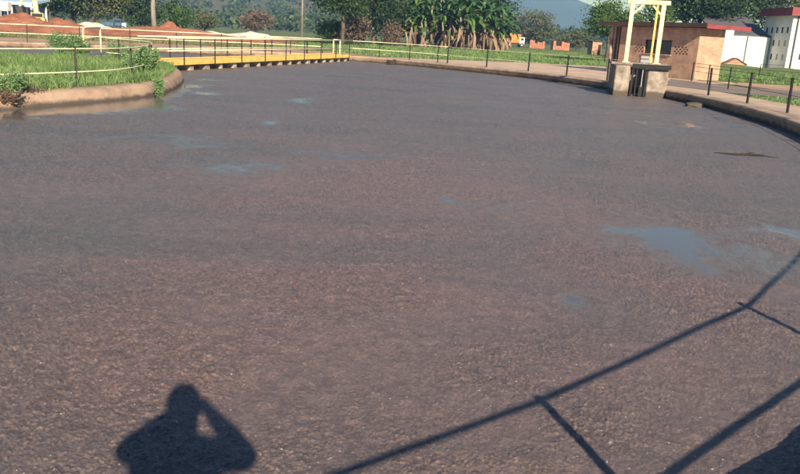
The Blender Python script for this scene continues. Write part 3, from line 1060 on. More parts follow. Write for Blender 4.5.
# ================================================================ BRICK PUMP HOUSE
def build_pump_house():
    a = R(28)
    # local frame: +x along the long wall away from the camera, +y to the right (depth of the house)
    t = thing('pump_house', 'long flat-roofed brick pump house with a dark window behind the gantry', 'building', (16.05, 43.4, G - 0.03), R(90) + a)
    Lw, Dp, Hh = 7.3, 2.0, 2.85
    # long wall facing the ditch is at y = +Dp/2 side in local coordinates (left of travel)
    # walls as panels butted end to end, window opening left free
    def wall(x0, x1, z0, z1, y0, y1, mat='brick'):
        return MB().box(x0, x1, y0, y1, z0, z1).build('wall', mat, t)
    yf = 0.0
    wx0, wx1, wz0, wz1 = 1.95, 4.05, 1.32, 2.12
    porch = 6.2
    wall(0, wx0, 0, Hh, yf - 0.22, yf)
    wall(wx0, wx1, 0, wz0, yf - 0.22, yf)
    wall(wx0, wx1, wz1, Hh, yf - 0.22, yf)
    wall(wx1, porch, 0, Hh, yf - 0.22, yf)
    wall(0, 0.22, 0, Hh, -Dp, yf - 0.22)
    wall(porch - 0.22, porch, 0, Hh, -Dp, yf - 0.22)
    wall(0.22, Lw, 0, Hh, -Dp - 0.22, -Dp)
    MB().box(Lw, Lw + 0.2, -Dp - 0.22, -0.6, 0, Hh).build('porch_wall', 'brick', t)
    MB().bbox(Lw - 0.3, Lw - 0.12, -0.2, -0.02, 0, Hh, 0.01).build('porch_column', 'box_concrete', t)
    MB().bbox(porch + 0.4, porch + 0.48, -0.3, -0.22, 0, Hh, 0.01).build('porch_post', 'bark_pale', t)
    MB().box(porch + 0.006, porch + 0.05, -1.5, -0.6, 0.02, 2.05).build('door', 'dark_open', t)
    w = MB()
    for x in (wx0, (wx0 + wx1) / 2 - 0.12, wx1 - 0.07):
        w.box(x, x + 0.07 + (0.17 if x not in (wx0, wx1 - 0.07) else 0), yf - 0.14, yf - 0.06, wz0, wz1)
    w.box(wx0 + 0.07, wx1 - 0.07, yf - 0.135, yf - 0.065, wz1 - 0.07, wz1)
    w.box(wx0 + 0.07, wx1 - 0.07, yf - 0.135, yf - 0.065, wz0, wz0 + 0.06)
    wo = w.build('window', 'dark_open', t)
    mid = (wx0 + wx1) / 2
    for x0, x1 in ((wx0 + 0.07, mid - 0.12), (mid + 0.12, wx1 - 0.07)):
        MB().box(x0, x1, yf - 0.11, yf - 0.10, wz0 + 0.06, wz1 - 0.07).build('pane', 'glass', wo)
    MB().bbox(wx0 - 0.08, wx1 + 0.08, yf + 0.004, yf + 0.07, wz0 - 0.08, wz0 - 0.005, 0.008).build('window_sill', 'box_concrete', t)
    # airbricks: holes in a honeycomb pattern right and left of the window
    vm = MB().box(-0.045, 0.045, 0, 0.012, -0.035, 0.035).mesh('air_hole')
    vm.materials.append(M['dark_open'])
    for r_ in range(4):
        for c in range(8):
            if (r_ + c) % 2 == 0:
                for base in (0.72, 4.2):
                    if base == 4.2 and c > 4:
                        continue
                    o = bpy.data.objects.new('air_hole', vm)
                    COL.objects.link(o)
                    o.parent = t
                    o.location = (base + c * 0.13, yf + 0.001, 1.42 + r_ * 0.115)
    MB().bbox(3.3, 4.2, yf + 0.003, yf + 0.03, 0.45, 1.18, 0.005).build('notice_panel', 'white_wall', t)
    # roof: slightly pitched sheet with deep fascia, overhanging all round
    rf = MB()
    x0, x1, y0, y1 = -0.75, Lw + 0.55, -Dp - 1.1, 0.42
    rf.add([(x0, y0, Hh + 0.02), (x1, y0, Hh + 0.02), (x1, y1, Hh + 0.09), (x0, y1, Hh + 0.09),
            (x0, y0, Hh + 0.17), (x1, y0, Hh + 0.17), (x1, y1, Hh + 0.24), (x0, y1, Hh + 0.24)],
           [(3, 2, 1, 0), (4, 5, 6, 7), (0, 1, 5, 4), (1, 2, 6, 5), (2, 3, 7, 6), (3, 0, 4, 7)])
    ro = rf.build('roof', 'roof_brown', t)
    MB().box(x0 - 0.03, x0 - 0.003, y0, y1, Hh - 0.02, Hh + 0.2).build('fascia', 'red_fascia', ro)
    MB().box(x0, x1, y1 + 0.003, y1 + 0.03, Hh + 0.02, Hh + 0.26).build('fascia', 'roof_brown', ro)


build_pump_house()


# ================================================================ WHITE BUILDINGS
def build_tower():
    t = thing('white_block', 'tall white building with slit windows and red fascia at the right edge', 'building', (41.2, 85, G - 0.05), R(6))
    Wd, Dp, Hh = 15.0, 5.4, 6.0
    MB().box(0, Wd, 0, 0.25, 0, Hh).build('front_wall', 'white_wall', t)
    MB().box(0, 0.25, 0.25, Dp, 0, Hh).build('side_wall', 'white_wall', t)
    MB().box(Wd - 0.25, Wd, 0.25, Dp, 0, Hh).build('side_wall', 'white_wall', t)
    MB().box(0.25, Wd - 0.25, Dp - 0.25, Dp, 0, Hh).build('back_wall', 'white_wall', t)
    r = MB().box(-0.55, Wd + 0.4, -0.5, Dp + 0.3, Hh + 0.003, Hh + 0.2).build('roof', 'roof_brown', t)
    MB().box(-0.6, Wd + 0.45, -0.56, -0.503, Hh - 0.25, Hh + 0.62).build('fascia', 'red_fascia', r)
    MB().box(-0.61, -0.555, -0.5, Dp + 0.33, Hh - 0.25, Hh + 0.60).build('fascia', 'red_fascia', r)

    def slit(x, y, z, front):
        m = MB()
        if front:
            m.box(x - 0.13, x + 0.13, -0.012, 0.002, z - 0.32, z + 0.32)
        else:
            m.box(-0.012, 0.002, y - 0.15, y + 0.15, z - 0.32, z + 0.32)
        m.build('window', 'glass', t)
    for z, ys in ((4.25, (0.7, 1.7, 2.7, 3.7, 4.7)), (2.85, (0.8, 1.9, 3.0)), (1.35, (0.8, 1.9, 3.0))):
        for y in ys:
            slit(0, y, z, False)
    for z in (2.9, 1.5):
        for x in (1.5, 2.3, 3.1, 3.9, 5.2, 6.0, 6.8):
            slit(x, 0, z, True)
    for x in (1.9, 5.6):
        w = MB().box(x - 0.5, x + 0.9, -0.03, -0.004, 4.1, 4.9).build('window', 'dark_open', t)
        for i in range(3):
            MB().box(x - 0.45 + i * 0.45, x - 0.06 + i * 0.45, -0.04, -0.031, 4.15, 4.85).build('pane', 'glass', w)
    MB().tube([(0.55, -0.09, 0), (0.55, -0.09, Hh + 1.6)], 0.09, 8).build('drainpipe', 'pipe_grey', t)


build_tower()


def build_low_block():
    p = at(717, 66, 88)
    t = thing('low_white_block', 'low white rendered block with a shaded wall put in as a grey slope beside the tall white building', 'building', (p.x - 1.0, 88.0, G - 0.05), R(3))
    MB().box(0, 2.35, -0.006, 0.25, 0, 4.2).build('front_wall', 'white_wall', t)
    MB().box(2.35, 6.6, 0, 0.25, 0, 3.4).build('front_wall', 'white_wall', t)
    MB().box(0, 0.25, 0.25, 7, 0, 3.4).build('side_wall', 'white_wall', t)
    MB().box(6.35, 6.6, 0.25, 7, 0, 3.4).build('side_wall', 'white_wall', t)
    r = MB()
    r.add([(0.4, 0.26, 3.42), (6.9, 0.26, 3.42), (6.9, 7.2, 5.7), (0.9, 7.2, 5.7), (0.4, 0.26, 3.55), (6.9, 0.26, 3.55), (6.9, 7.2, 5.85), (0.9, 7.2, 5.85)],
          [(3, 2, 1, 0), (4, 5, 6, 7), (0, 1, 5, 4), (1, 2, 6, 5), (2, 3, 7, 6), (3, 0, 4, 7)])
    r.build('roof', 'wall_shade_grey', t)  # slope stands for a shaded wall, its shade put into the grey
    MB().tube([(4.0, -0.07, 0), (4.0, -0.07, 3.4)], 0.055, 8).build('drainpipe', 'pipe_grey', t)


build_low_block()


def build_brick_chamber():
    p = on(735, 70)
    t = thing('brick_chamber', 'very low brick chamber with a small gable in front of the white block', 'chamber', (p.x, p.y, G - 0.03), R(-12))
    m = MB()
    prof = [(-0.9, 0), (0.9, 0), (0.9, 0.55), (0.0, 1.05), (-0.9, 0.55)]
    n = len(prof)
    vs = [(x, 0, z) for x, z in prof] + [(x, 1.8, z) for x, z in prof]
    m.add(vs, [tuple(range(n)), tuple(range(n, 2 * n))[::-1]] + [(i, i + n, (i + 1) % n + n, (i + 1) % n) for i in range(n)])
    m.build('wall', 'brick', t)
    r = MB()
    for s in (-1, 1):
        r.beam((s * 0.5, -0.1, 0.84), (s * 0.5, 1.9, 0.84), 0.02, 0.02)
    ro = MB()
    for s in (-1, 1):
        ro.add([(0, -0.12, 1.09), (s * 1.05, -0.12, 0.50), (s * 1.05, 1.92, 0.50), (0, 1.92, 1.09), (0, -0.12, 1.14), (s * 1.05, -0.12, 0.55), (s * 1.05, 1.92, 0.55), (0, 1.92, 1.14)],
               [(0, 1, 2, 3), (7, 6, 5, 4), (0, 4, 5, 1), (1, 5, 6, 2), (2, 6, 7, 3)])
    ro.build('roof', 'brick_red', t)


build_brick_chamber()

# low earth bank of the walled beds between the fences, right
tag(heightfield('earth_bank', np.linspace(20, 44, 60), np.linspace(58, 80, 50),
                lambda X, Y: G - 0.3 + 0.75 * np.exp(-((Y - 70 + (X - 32) * 0.3) / 4.0) ** 2) * np.clip((X - 22) / 4, 0, 1) * np.clip((44 - X) / 5, 0, 1) * (0.8 + 0.4 * fbm(X / 2, Y / 2, 3, 3)), 'ground'), kind='structure')


# ================================================================ FAR OBJECTS, CENTRE
def box_on_wheels():
    p = on(520, 47.2)
    s = 1.0
    t = thing('truck', 'small orange truck with white cab end parked on the lawn beyond the fence', 'truck', (p.x - 1.4, p.y, G), R(8))
    b = MB()
    prof = [(-2.0, 0.95), (1.0, 0.95), (1.0, 2.3), (1.35, 2.75), (-1.2, 3.0), (-2.1, 2.5)]
    n = len(prof)
    b.add([(x, -0.95, z) for x, z in prof] + [(x, 0.95, z) for x, z in prof], [tuple(range(n)), tuple(range(n, 2 * n))[::-1]] + [(i, i + n, (i + 1) % n + n, (i + 1) % n) for i in range(n)])
    b.build('body', 'orange_paint', t)
    MB().bbox(1.03, 2.1, -0.95, 0.95, 0.6, 2.2, 0.08).build('cab', 'white_paint', t)
    MB().box(1.2, 1.9, -0.965, -0.945, 1.5, 2.0).build('window', 'glass', t)
    MB().box(-2.0, 2.0, -0.7, 0.7, 0.55, 0.9).build('chassis', 'iron', t)
    for x in (-1.3, 1.5):
        for y in (-0.9, 0.9):
            w = MB().tube([(x, y - 0.14, 0.48), (x, y + 0.14, 0.48)], 0.48, 14).build('wheel', 'rubber', t)
            MB().tube([(x, y - 0.16, 0.48), (x, y + 0.16, 0.48)], 0.22, 10).build('rim', 'galv', w)
    for i, (z0, z1) in enumerate(((1.2, 1.5), (1.7, 2.0))):
        MB().box(-1.9, 0.95, -0.99, -0.952, z0, z1).build('side_rail', 'orange_paint', t)


box_on_wheels()


def mound(name, label, x, y, rx, ry, h, mat, seed, cat='mound', group=None):
    n = 34
    g = np.linspace(-1, 1, n)
    X, Y = np.meshgrid(g, g)
    r = np.sqrt(X ** 2 + Y ** 2)
    Z = h * np.clip(1 - r, 0, 1) ** 0.85 * (0.75 + 0.5 * fbm(X * 2 + seed, Y * 2, seed, 4)) - 0.08
    Z += (fbm(X * 6, Y * 6, seed + 3, 5, 0.65) - 0.5) * 0.55 * h * np.clip((1 - r) * 5, 0, 1)
    V = np.stack([X.ravel() * rx, Y.ravel() * ry, Z.ravel()], 1)
    idx = np.arange(n * n).reshape(n, n)
    F = np.stack([idx[:-1, :-1], idx[:-1, 1:], idx[1:, 1:], idx[1:, :-1]], -1).reshape(-1, 4)
    o = link(name, np_mesh(name, V, F, None, True), mat)
    o.location = (x, y, G)
    return tag(o, label, cat, group)


grp = 'heaps of spoil behind the bridge'
mound('soil_mound', 'largest red earth heap at far left below the yellow boom', -37.8, 75, 4.6, 5, 1.6, 'red_soil', 1, 'mound', grp)
mound('soil_mound', 'red earth heap just right of the largest heap at far left', -33.5, 74, 4.2, 4.5, 1.35, 'red_soil', 2, 'mound', grp)
mound('soil_mound', 'small pointed red earth heap behind the fence above the island tip', -31.2, 100, 2.2, 2.5, 1.75, 'red_soil', 3, 'mound', grp)
mound('soil_mound', 'long low red earth bank running behind the bridge railing', -25.5, 82, 15, 4, 1.0, 'red_soil', 4, 'mound', grp)
for i, (px, py, rx, h, lab) in enumerate(((90, 27, 3.2, 1.5, 'pale rubble heap right of the two red mounds'), (135, 29, 2.8, 1.0, 'pale rubble heap left of the small red heap'),
                                          (182, 30, 3.0, 1.2, 'pale rubble heap just right of the small red heap'), (212, 31, 2.8, 1.0, 'pale rubble heap in the middle above the bridge railing'),
                                          (252, 33, 3.6, 1.3, 'rightmost pale rubble heap above the bridge railing'))):
    p = at(px, py, 108)
    mound('rubble_heap', lab, p.x, 108, rx * 1.5, 2.6, h * 0.62, 'pale_rubble', 20 + i, 'heap', 'pale heaps behind the red earth')


def brick_ruin(label, px, py, w, h, mat, seed):
    p = on(px, py)
    rr = random.Random(seed)
    t = thing('brick_stack', label, 'brick stack', (p.x, p.y, G - 0.03), R(rr.uniform(-10, 10)), 'brick stacks on the far lawn')
    n = 6
    for i in range(n):
        x = -w / 2 + i * w / n
        MB().box(x + 0.02, x + w / n - 0.02, 0, 1.6, 0, h * rr.uniform(0.4, 1.0)).build('pile', mat, t)
    return t


brick_ruin('low red brick stacks just right of the orange truck', 537, 48.3, 3.3, 2.0, 'brick_red', 1)
brick_ruin('red brick stacks on the lawn left of the pump house', 561, 50.0, 3.6, 1.9, 'brick_red', 2)
p = on(596, 55)
t = thing('brick_privy', 'small pale brick hut with a flat lid left of the pump house', 'hut', (p.x, p.y, G - 0.03), R(12))
MB().box(-0.75, 0.75, 0, 1.6, 0, 2.0).build('wall', 'brick', t)
MB().bbox(-0.95, 0.9, -0.15, 1.75, 2.003, 2.14, 0.02).build('roof', 'roof_brown', t)
MB().box(0.2, 0.7, -0.02, -0.003, 0.02, 1.6).build('door', 'dark_open', t)


# ================================================================ FAR OBJECTS, LEFT
def build_excavator():
    p = at(31, 16, 88)
    t = thing('excavator', 'yellow excavator with raised boom behind the largest red heap', 'excavator', (p.x, 88, G), R(20))
    MB().bbox(-1.6, 1.5, -1.1, 1.1, 0.62, 1.2, 0.08).build('body', 'yellow', t)
    c = MB().bbox(0.1, 1.4, -1.15, -0.1, 1.203, 1.75, 0.06).build('cab', 'yellow', t)
    MB().box(0.2, 1.3, -1.17, -1.152, 1.3, 1.68).build('window', 'glass', c)
    for y in (-0.95, 0.95):
        MB().bbox(-1.7, 1.6, y - 0.25, y + 0.25, 0.0, 0.6, 0.15).build('track', 'rubber', t)
    MB().tube([(0.6, 0.2, 1.1), (0.5, 0.2, 3.4), (0.1, 0.2, 5.0)], [0.28, 0.3, 0.2], 6).build('boom', 'cream', t)
    MB().tube([(0.1, 0.2, 5.0), (-0.6, 0.1, 3.6), (-1.1, 0.0, 2.2)], [0.2, 0.2, 0.12], 6).build('stick', 'cream', t)
    bk = MB()
    bk.add([(-1.5, -0.5, 2.3), (-0.8, -0.5, 2.4), (-0.7, -0.5, 1.7), (-1.3, -0.5, 1.5), (-1.5, 0.5, 2.3), (-0.8, 0.5, 2.4), (-0.7, 0.5, 1.7), (-1.3, 0.5, 1.5)],
           [(0, 1, 2, 3), (7, 6, 5, 4), (0, 3, 7, 4), (1, 5, 6, 2), (3, 2, 6, 7)])
    bk.build('bucket', 'iron', t)


build_excavator()


def build_blue_shed():
    a, b = at(0, 20, 100), at(28, 20, 100)
    t = thing('blue_shed', 'open blue-roofed steel shed at the far left behind the red heaps', 'shed', (a.x - 6, 100, G), 0)
    W = b.x - a.x + 6.5
    for i in range(5):
        x = i * W / 4
        MB().box(x - 0.09, x + 0.09, 0, 0.18, 0, 2.6).build('post', 'white_paint', t)
        MB().box(x - 0.09, x + 0.09, 4, 4.18, 0, 2.6).build('post', 'white_paint', t)
    MB().add([(-0.4, -0.5, 2.62), (W + 0.4, -0.5, 2.62), (W + 0.4, 4.6, 3.3), (-0.4, 4.6, 3.3), (-0.4, -0.5, 3.0), (W + 0.4, -0.5, 3.0), (W + 0.4, 4.6, 3.5), (-0.4, 4.6, 3.5)],
             [(3, 2, 1, 0), (4, 5, 6, 7), (0, 1, 5, 4), (1, 2, 6, 5), (2, 3, 7, 6), (3, 0, 4, 7)]).build('roof', 'blue_pale', t)
    MB().box(0, W, 4.2, 4.3, 0.3, 2.4).build('back_panel', 'blue_paint', t)
    p = at(6, 11, 96)
    t2 = thing('water_tank', 'white square tank on a stand at the far left edge', 'tank', (p.x, 96, G))
    MB().bbox(-0.5, 0.5, -0.5, 0.5, p.z - G, p.z - G + 1.15, 0.08).build('tank', 'white_paint', t2)
    for x in (-0.42, 0.42):
        for y in (-0.42, 0.42):
            MB().box(x - 0.05, x + 0.05, y - 0.05, y + 0.05, 0, p.z - G).build('leg', 'galv', t2)
    q = at(36, 14, 99)
    pts = []
    for i in range(9):
        f = i / 8
        pts.append((-0.9 + 1.7 * math.sin(f * math.pi / 2), 0, 2.5 * math.cos(f * math.pi / 2) ** 0.8 if f < 1 else 0.0))
    o = MB().tube([(-1.4, 0, 2.5)] + pts, 0.16, 8).build('blue_pipe', 'blue_pale', None, True)
    o.location = (q.x, 99, G)
    tag(o, 'pale blue pipe bending down to the ground right of the excavator', 'pipe')


build_blue_shed()


def build_tractor():
    p = at(114, 24, 112)
    t = thing('pickup', 'small blue pickup with a pale cab behind the pale heaps at left', 'pickup', (p.x, 112, G), R(10))
    t.scale = (0.85, 0.85, 0.85)
    MB().bbox(-1.9, 0.1, -0.8, 0.8, 0.55, 1.2, 0.06).build('load_bed', 'blue_dark', t)
    MB().bbox(0.13, 1.3, -0.8, 0.8, 0.5, 1.85, 0.18).build('cab', 'blue_dark', t)
    MB().bbox(1.33, 2.1, -0.75, 0.75, 0.5, 1.2, 0.1).build('bonnet', 'blue_pale', t)
    MB().box(0.3, 1.15, -0.82, -0.803, 1.2, 1.65).build('window', 'glass', t)
    for x in (-1.2, 1.5):
        for y in (-0.78, 0.78):
            w = MB().tube([(x, y - 0.11, 0.36), (x, y + 0.11, 0.36)], 0.36, 12).build('wheel', 'rubber', t)
            MB().tube([(x, y - 0.125, 0.36), (x, y + 0.125, 0.36)], 0.18, 8).build('rim', 'galv', w)


build_tractor()


def pole(px, Y, h, label):
    p = at(px, 24, Y)
    t = thing('utility_pole', label, 'pole', (p.x, Y, G - 0.2))
    MB().tube([(0, 0, 0), (0.03, 0, h)], [0.17, 0.12], 8).build('shaft', 'timber', t, True)
    MB().box(-0.9, 0.9, -0.17, -0.09, h - 0.5, h - 0.36).build('crossarm', 'timber', t)
    for x in (-0.8, 0.0, 0.8):
        MB().tube([(x, -0.13, h - 0.355), (x, -0.13, h - 0.15)], 0.05, 6).build('insulator', 'white_paint', t)


pole(302, 130, 11, 'pale slim utility pole standing behind the bridge against the wooded hill')

# ================================================================ TREES
g1 = 'trees behind the works'
def tpx(px, Y):
    return at(px, 40, Y).x


TREES = [
    # name, label, px, depth, height, radius, trunk height, leaves, leaf size, material, bark, group
    ('leafy_tree', 'broad green tree behind the blue pipe at far left', 52, 112, 9.5, 4.6, 2.0, 3200, 0.30, 'leaf_mid', 'bark'),
    ('leafy_tree', 'dark green tree filling the top left beyond the red heaps', 74, 118, 10, 4.0, 1.6, 3000, 0.30, 'leaf_dark', 'bark'),
    ('leafy_tree', 'olive tree with brownish leaves beyond the two red heaps', 96, 120, 8, 3.4, 1.2, 2400, 0.28, 'leaf_olive', 'bark'),
    ('leafy_tree', 'yellow-green tree at the top left above the blue pickup', 122, 124, 10.5, 3.7, 2.2, 2800, 0.30, 'leaf_yellow', 'bark'),
    ('leafy_tree', 'low dark bush-like tree left of the thick pale trunk', 141, 122, 4.6, 2.6, 0.5, 1800, 0.26, 'leaf_dark', 'bark'),
    ('pale_trunk_tree', 'tree with a thick bare pale trunk above the small red heap', 155, 120, 14, 4.5, 6.2, 2600, 0.32, 'leaf_mid', 'bark_pale'),
    ('leafy_tree', 'small round green tree right of the pale trunk', 177, 124, 4.2, 2.3, 0.5, 1500, 0.25, 'leaf_mid', 'bark'),
    ('leafy_tree', 'small hazy green tree above the middle of the bridge', 205, 150, 3.8, 2.4, 0.5, 1200, 0.27, 'leaf_olive', 'bark'),
    ('leafy_tree', 'small reddish-brown leafed tree above the bridge', 256, 160, 4.4, 3.0, 0.6, 1400, 0.28, 'leaf_brown', 'bark'),
    ('dark_tree', 'tall dark tree with bare lower trunk at the right end of the bridge', 342, 88, 9.5, 3.5, 3.0, 2800, 0.24, 'leaf_dark', 'bark'),
    ('leafy_tree', 'green bush at the right end of the bridge below the dark tree', 332, 92, 2.6, 1.5, 0.3, 1300, 0.18, 'leaf_mid', 'bark'),
    ('leafy_tree', 'brown withered bush between dark tree and banana plants', 355, 92, 3.6, 1.7, 0.4, 1200, 0.2, 'leaf_brown', 'bark'),
    ('leafy_tree', 'tall dense green tree left of the banana plants', 373, 104, 11.5, 4.4, 1.0, 3600, 0.28, 'leaf_dark', 'bark'),
    ('leafy_tree', 'dense dark green tree directly behind the leftmost banana plant', 399, 112, 12, 4.4, 1.0, 3400, 0.28, 'leaf_dark', 'bark'),
    ('leafy_tree', 'small grey-brown bush at the left foot of the banana plants', 392, 100, 2.9, 1.3, 0.3, 900, 0.18, 'leaf_brown', 'bark_pale'),
    ('dark_tree', 'dark dense tree behind the left half of the banana plants', 437, 124, 12, 4.4, 0.3, 3000, 0.34, 'leaf_dark', 'bark'),
    ('dark_tree', 'dark dense tree behind the right half of the banana plants', 481, 128, 11.5, 4.6, 0.3, 3000, 0.34, 'leaf_dark', 'bark'),
    ('leafy_tree', 'hazy light green tree between banana plants and the blue mountain', 533, 190, 8.2, 4.6, 0.8, 2200, 0.34, 'leaf_olive', 'bark'),
    ('leafy_tree', 'round green tree rising behind the left end of the pump house roof', 608, 76, 5.5, 2.2, 2.4, 3600, 0.15, 'leaf_mid', 'bark'),
    ('leafy_tree', 'small loose green tree framed by the lifting gantry', 652, 84, 6.2, 1.9, 2.2, 1500, 0.20, 'leaf_mid', 'bark'),
    ('dark_tree', 'large dark tree behind the pump house right of the gantry', 697, 96, 11.5, 4.4, 4.6, 4200, 0.28, 'leaf_dark', 'bark'),
    ('dark_tree', 'large dark tree behind the white blocks at the top right', 733, 112, 14, 5.0, 4.5, 4200, 0.32, 'leaf_dark', 'bark'),
    ('leafy_tree', 'yellowish green tree behind the tall white building', 775, 116, 13, 4.2, 4.0, 3000, 0.32, 'leaf_olive', 'bark'),
    ('leafy_tree', 'low hazy green bush left of the pump house hut', 577, 170, 4.0, 3.6, 0.4, 1300, 0.30, 'leaf_olive', 'bark'),
]
for i, (nm, lab, px, Y, h, r_, th, n, lf, mt, bk) in enumerate(TREES):
    tree(nm, lab, tpx(px, Y), Y, h, r_, th, int(n * 1.8), lf * 0.74, mt, 100 + i, bk, g1)


# ---- giant banana plants
def strip_leaf(Lg, Wd, droop, rng, seg=9, start=62):
    """long arching leaf with a folded midrib and split edges, root at the origin, reaching along +x"""
    V, F = [], []
    x = z = 0.0
    ang = R(start)
    st = Lg / seg
    for i in range(seg + 1):
        f = i / seg
        w = Wd * (math.sin(math.pi * min(1, 0.08 + f * 0.9)) ** 0.6) * (1 if 0 < i < seg else 0.15)
        sag = 0.25 * w
        V += [(x, -w, z - sag + rng.uniform(-0.04, 0.04)), (x, 0, z), (x, w, z - sag + rng.uniform(-0.04, 0.04))]
        x += math.cos(ang) * st
        z += math.sin(ang) * st
        ang -= droop / seg * (0.5 + 1.2 * f)
    for i in range(seg):
        for j in (0, 1):
            a = i * 3 + j
            F.append((a, a + 1, a + 4, a + 3))
    return V, F


def leaf_mesh(V, F, mat, val):
    me = np_mesh('leaf', np.array(V), np.array(F), {'tint': np.full(len(V), val)}, True)
    me.materials.append(M[mat])
    return me


rl = random.Random(3)
LEAVES = [leaf_mesh(*strip_leaf(rl.uniform(2.5, 3.4), rl.uniform(0.21, 0.29), R(rl.uniform(125, 185)), rl), 'banana', v) for v in (0.05, 0.2, 0.35, 0.5, 0.7, 0.9)]
YLEAVES = [leaf_mesh(*strip_leaf(1.7, 0.30, R(150), rl), 'banana_yellow', v) for v in (0.2, 0.8)]
DEAD = [leaf_mesh(*strip_leaf(rl.uniform(1.7, 2.7), rl.uniform(0.12, 0.22), R(50), rl, 9, -42), 'banana_dead', v) for v in (0.1, 0.35, 0.6, 0.9)]


def banana(x, y, h, label, seed, green=13, dead=7, stems=3, yellow=False):
    rr = random.Random(seed)
    t = thing('banana_plant', label, 'plant', (x, y, G - 0.05), 0, 'tall banana plants beyond the far lawn')
    for s in range(stems):
        a = rr.uniform(0, 6.28)
        d = 0.55 * (s > 0) + rr.uniform(0, 0.35) * (s > 0)
        bx, by = d * math.cos(a), d * math.sin(a)
        hh = h * (1.0 if s == 0 else rr.uniform(0.55, 0.9))
        tip = Vector((bx * 1.7 + rr.uniform(-0.3, 0.3), by * 1.7, hh))
        MB().tube([(bx, by, -0.1), (bx * 1.2, by * 1.2, hh * 0.5), tip], [0.16, 0.12, 0.08], 7).build('stem', 'banana_stem', t, True)
        ng = max(4, int(green / stems) + 1)
        for i in range(ng):
            o = bpy.data.objects.new('leaf', rr.choice(YLEAVES if yellow else LEAVES))
            COL.objects.link(o)
            o.parent = t
            f = 1.0 - 0.42 * (i / ng) ** 1.3
            o.location = Vector((bx, by, 0)).lerp(tip, f)
            o.rotation_euler = (rr.uniform(-0.25, 0.25), rr.uniform(-0.35, 0.30) + (1 - f) * 1.1, i * 2.4 + rr.uniform(-0.5, 0.5))
            k = rr.uniform(0.85, 1.25) * (0.6 if yellow else 1)
            o.scale = (k, k, k)
        nd = int(dead / stems) + 1
        for i in range(nd):
            o = bpy.data.objects.new('dead_leaf', rr.choice(DEAD))
            COL.objects.link(o)
            o.parent = t
            o.location = Vector((bx * 1.2, by * 1.2, 0)).lerp(tip, rr.uniform(0.3, 0.75))
            o.rotation_euler = (rr.uniform(-0.3, 0.3), rr.uniform(0.0, 0.4), rr.uniform(0, 6.28))
    return t


BAN = [(412, 102, 3.4, 'low yellow-leafed banana plant at the left foot of the clump', True), (417, 106, 6.0, 'leftmost tall banana plant of the clump', False),
       (430, 104, 5.6, 'second tall banana plant from the left', False), (440, 110, 6.8, 'third tall banana plant from the left with pale stem', False),
       (449, 103, 6.0, 'fourth banana plant from the left with hanging dry leaves', False), (459, 106, 6.6, 'tall banana plant in the middle of the clump', False),
       (468, 102, 5.8, 'banana plant just right of the middle of the clump', False), (476, 109, 6.6, 'banana plant with bundled dry brown leaves right of the middle', False),
       (484, 103, 5.4, 'fifth banana plant from the right end', False), (487, 105, 5.8, 'fourth banana plant from the right end', False),
       (493, 108, 5.2, 'third banana plant from the right end', False), (495, 116, 5.6, 'second banana plant from the right end', False), (500, 122, 6.2, 'rightmost banana plant with thin spreading leaves against the mountain', False),
       (455, 116, 8.2, 'tallest banana plant at the back of the clump', False), (424, 115, 7.6, 'tall banana plant at the back left of the clump', False), (490, 118, 7.4, 'tall banana plant at the back right of the clump', False)]
for i, (px, Y, h, lab, ye) in enumerate(BAN):
    banana(tpx(px, Y), Y, h, lab, 300 + i, green=8 if ye else 30, dead=4 if ye else 21, stems=2 if ye else 3, yellow=ye)


# ---- wooded hillside, far away: nobody could count it
def build_forest():
    rng = np.random.default_rng(5)
    n = 2600
    x = rng.uniform(-700, 260, n)
    y = 260 + 760 * rng.uniform(0, 1, n) ** 1.3
    z = hill_z(x, y)
    Vs, Fs, Ts = [], [], []
    k = 0
    for i in range(n):
        h = rng.uniform(3.5, 8.5)
        r = h * rng.uniform(0.32, 0.55)
        m = 46
        P = rng.normal(size=(m, 3))
        P /= np.linalg.norm(P, axis=1)[:, None]
        P *= (rng.uniform(0.5, 1, m))[:, None]
        P = P * [r, r, h * 0.45] + [x[i], y[i], max(z[i], G) + h * 0.5]
        V, F, t = leaf_cards(P, 0.22 * r + 0.35, rng)
        Vs.append(V)
        Fs.append(F + k)
        Ts.append(np.clip(t * 0.5 + rng.uniform(0, 0.5), 0, 1))
        k += len(V)
    me = np_mesh('forest', np.concatenate(Vs), np.concatenate(Fs), {'tint': np.concatenate(Ts)})
    tag(link('forest', me, 'forest'), 'hazy green woodland covering the hillside behind the works', 'forest', kind='stuff')


build_forest()

# ================================================================ GRASS AND WEEDS
rng = np.random.default_rng(9)
isl_poly = [(p.x, p.y) for p in offset_line(island, -0.42)]
vis = [q for q in isl_poly if q[0] > -19]
P = scatter([q for q in isl_poly if q[0] > -40] , 150000, rng)
P = P[(P[:, 0] > -24) & (P[:, 1] > 11)]
P = P[fbm(P[:, 0] * 0.7, P[:, 1] * 0.7, 91, 3) > 0.30][:62000]
P[:, 2] = G - 0.03
hgt = 0.13 + 0.22 * fbm(P[:, 0] * 0.5, P[:, 1] * 0.5, 77, 4)
grass_patch('island_grass', 'lush uneven grass covering the island at left', P, hgt, 0.011, 'grass', 31)
# overhang along the island kerb
ek = every([p for p in offset_line(island, -0.45) if p.x > -16 and p.y < 31], 0.02)
E_ = np.array([[p.x, p.y, G - 0.02] for p in ek])
E_ = np.repeat(E_, 3, 0) + np.stack([rng.normal(0, .10, len(E_) * 3), rng.normal(0, .10, len(E_) * 3), np.zeros(len(E_) * 3)], 1)
E_ = E_[fbm(E_[:, 0] * 1.3, E_[:, 1] * 1.3, 55, 3) > 0.42]
grass_patch('kerb_grass', 'grass fringe hanging over the edge of the island kerb', E_, 0.26, 0.010, 'grass', 32, 0.55)
